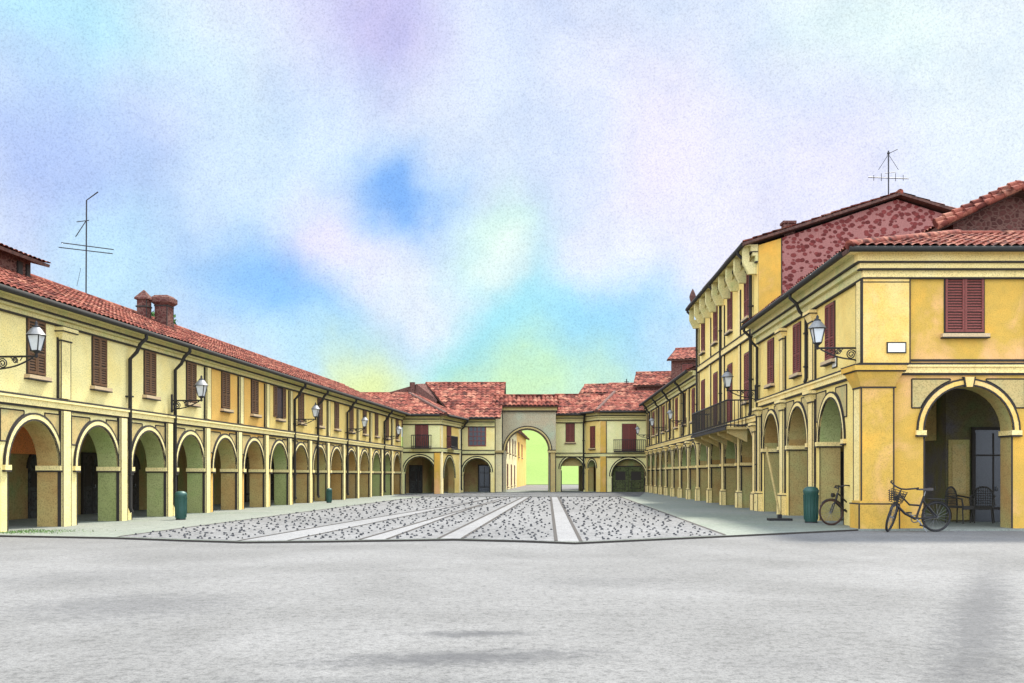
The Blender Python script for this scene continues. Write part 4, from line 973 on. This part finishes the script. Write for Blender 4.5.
# grass on the left pavement edge
GR=plain('grass_blades',(.10,.19,.04,1),.9); mb=MB()
for _ in range(900):
    x=random.gauss(-12.55,.7); y=random.gauss(25.6,.5)
    if x<LX(y)+.05 or y<24.5 or (y>26.9 and x<LX(y)+.2): continue
    a=random.uniform(0,PI); h=random.uniform(.01,.05); w=.012
    mb.add([(x-w*math.cos(a),y-w*math.sin(a),.046),(x+w*math.cos(a),y+w*math.sin(a),.046),(x+random.uniform(-.04,.04),y+random.uniform(-.04,.04),.046+h)],[(0,1,2)])
tag(mb.build('grass',GR),label='thin green grass growing on the left pavement edge',kind='stuff')

# ------------------------------------------------------------------ sky and light
SUN_EL, SUN_AZ = R(56), R(32)          # azimuth from +Y towards +X
w=bpy.data.worlds.new('World'); S.world=w; w.use_nodes=True
nt=w.node_tree; N=nt.nodes; L=nt.links; bg=N['Background']
sky=N.new('ShaderNodeTexSky'); sky.sky_type='NISHITA'; sky.sun_disc=False; sky.sun_elevation=SUN_EL; sky.sun_rotation=SUN_AZ
tc=N.new('ShaderNodeTexCoord').outputs['Generated']
def vmath(op,a,b=None,sc=None):
    v=N.new('ShaderNodeVectorMath'); v.operation=op
    L.new(a,v.inputs[0])
    if b is not None:
        if hasattr(b,'is_output'): L.new(b,v.inputs[1])
        else: v.inputs[1].default_value=b
    if sc is not None: v.inputs['Scale'].default_value=sc
    return v
wn=N.new('ShaderNodeTexNoise'); wn.inputs['Scale'].default_value=5; wn.inputs['Detail'].default_value=5; wn.inputs['Roughness'].default_value=.55; L.new(tc,wn.inputs['Vector'])
sub=vmath('SUBTRACT',wn.outputs['Color'],(.5,.5,.5)); scl=vmath('SCALE',sub.outputs[0],sc=.18)
wd=vmath('ADD',tc,scl.outputs[0]).outputs[0]
col=ramp(N,L,noise(N,L,wd,2.2,4,.6),[(.3,lin(206,220,240)),(.5,lin(216,226,242)),(.7,lin(226,230,244))])
blobs=[ # x,y,radius px, colour, strength
 (60,20,190,(178,228,242),.9),(200,75,120,(214,240,240),.6),(370,15,140,(194,184,228),.85),(250,60,90,(206,204,236),.4),(560,20,150,(206,214,238),.7),
 (960,60,260,(230,240,240),.8),(860,40,120,(226,244,234),.7),(40,170,150,(168,188,236),.85),(140,215,130,(168,192,240),.75),(160,120,80,(190,196,240),.5),
 (120,300,120,(176,212,240),.7),(270,170,170,(200,226,244),.6),(330,120,130,(206,226,246),.5),
 (640,150,160,(232,224,242),.9),(560,110,130,(212,228,246),.5),(820,200,170,(222,220,244),.8),(740,260,150,(232,228,244),.8),(900,330,120,(226,226,246),.5),
 (520,340,190,(152,220,230),.9),(120,260,120,(186,226,240),.6),(330,350,130,(160,214,240),.8),(620,350,120,(140,210,240),.8),(665,300,75,(140,205,242),.5),
 (250,285,95,(150,198,242),.9),(295,288,75,(122,182,242),.85),(345,245,90,(228,218,242),.85),(410,285,90,(236,238,246),.85),(450,310,60,(236,240,246),.6),
 (400,190,90,(150,194,244),.9),(408,192,50,(108,166,238),.75),(500,230,80,(214,242,222),.85),(510,260,60,(232,240,236),.6),(600,240,75,(236,234,246),.7),(630,265,60,(238,238,247),.5),
 (350,408,100,(222,234,150),.9),(420,400,60,(206,232,170),.7),(470,375,60,(164,222,206),.6),(548,398,85,(200,234,170),.85),(480,405,60,(204,232,160),.6),(625,395,80,(200,232,184),.75),(250,360,70,(180,222,232),.5)]
for (bx,by,br,cc,stg) in blobs:
    d=Vector(((bx-512)/1000,1,(475-by)/1000)); ln=d.length; d.normalize()
    df=vmath('DISTANCE',wd,tuple(d)).outputs['Value']
    mr=N.new('ShaderNodeMapRange'); mr.interpolation_type='SMOOTHERSTEP'; L.new(df,mr.inputs[0])
    mr.inputs[1].default_value=0.0; mr.inputs[2].default_value=br/1000/ln*1.05; mr.inputs[3].default_value=stg; mr.inputs[4].default_value=0
    col=mixc(N,L,mr.outputs[0],col,lin(*cc))
fine=noise(N,L,tc,560,2,.85)
col=mixc(N,L,1.0,col,ramp(N,L,fine,[(.3,g(.80)),(.5,g(1.0)),(.72,g(1.09))]),'MULTIPLY')
mot=noise(N,L,wd,7,6,.75)
col=mixc(N,L,1.0,col,ramp(N,L,mot,[(.34,(.88,.92,.98,1)),(.58,g(1.02))]),'MULTIPLY')
soft=noise(N,L,tc,14,6,.75)
col=mixc(N,L,1.0,col,ramp(N,L,soft,[(.3,g(.94)),(.6,g(1.03))]),'MULTIPLY')
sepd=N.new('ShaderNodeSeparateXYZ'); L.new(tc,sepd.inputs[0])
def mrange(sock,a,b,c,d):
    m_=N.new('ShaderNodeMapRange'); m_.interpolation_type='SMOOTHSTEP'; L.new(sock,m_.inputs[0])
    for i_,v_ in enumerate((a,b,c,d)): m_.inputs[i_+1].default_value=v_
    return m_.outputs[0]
bk=mrange(sepd.outputs['Y'],.70,-.25,0,1)                 # sky boosted out of view overhead and behind, added to fill the facades
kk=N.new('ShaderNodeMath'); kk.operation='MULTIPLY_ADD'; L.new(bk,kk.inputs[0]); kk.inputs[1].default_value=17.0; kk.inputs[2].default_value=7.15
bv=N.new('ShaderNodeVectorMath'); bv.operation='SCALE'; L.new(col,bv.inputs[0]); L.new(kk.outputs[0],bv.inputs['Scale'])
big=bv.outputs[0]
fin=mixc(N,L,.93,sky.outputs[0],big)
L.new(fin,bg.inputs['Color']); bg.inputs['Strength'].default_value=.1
sd=bpy.data.lights.new('sun','SUN'); sd.energy=4.8; sd.angle=R(8); sd.color=(1,.95,.86)
so=bpy.data.objects.new('sun',sd); C.objects.link(so)
dirv=Vector((math.sin(SUN_AZ)*math.cos(SUN_EL),math.cos(SUN_AZ)*math.cos(SUN_EL),math.sin(SUN_EL)))
so.rotation_euler=dirv.to_track_quat('Z','Y').to_euler(); so.location=(20,40,60)

# ------------------------------------------------------------------ camera and output
cd=bpy.data.cameras.new('camera'); cam=bpy.data.objects.new('camera',cd); C.objects.link(cam)
cam.location=(0,0,1.5); cam.rotation_euler=(R(90),0,0)
cd.sensor_fit='HORIZONTAL'; cd.sensor_width=36; cd.lens=36*1000/1024; cd.shift_y=(475-341.5)/1024; cd.clip_end=3000; cd.clip_start=.1
S.camera=cam
S.view_settings.view_transform='Standard'; S.view_settings.look='None'; S.view_settings.exposure=.70; S.view_settings.gamma=1
S.render.film_transparent=False
S.cycles.max_bounces=6
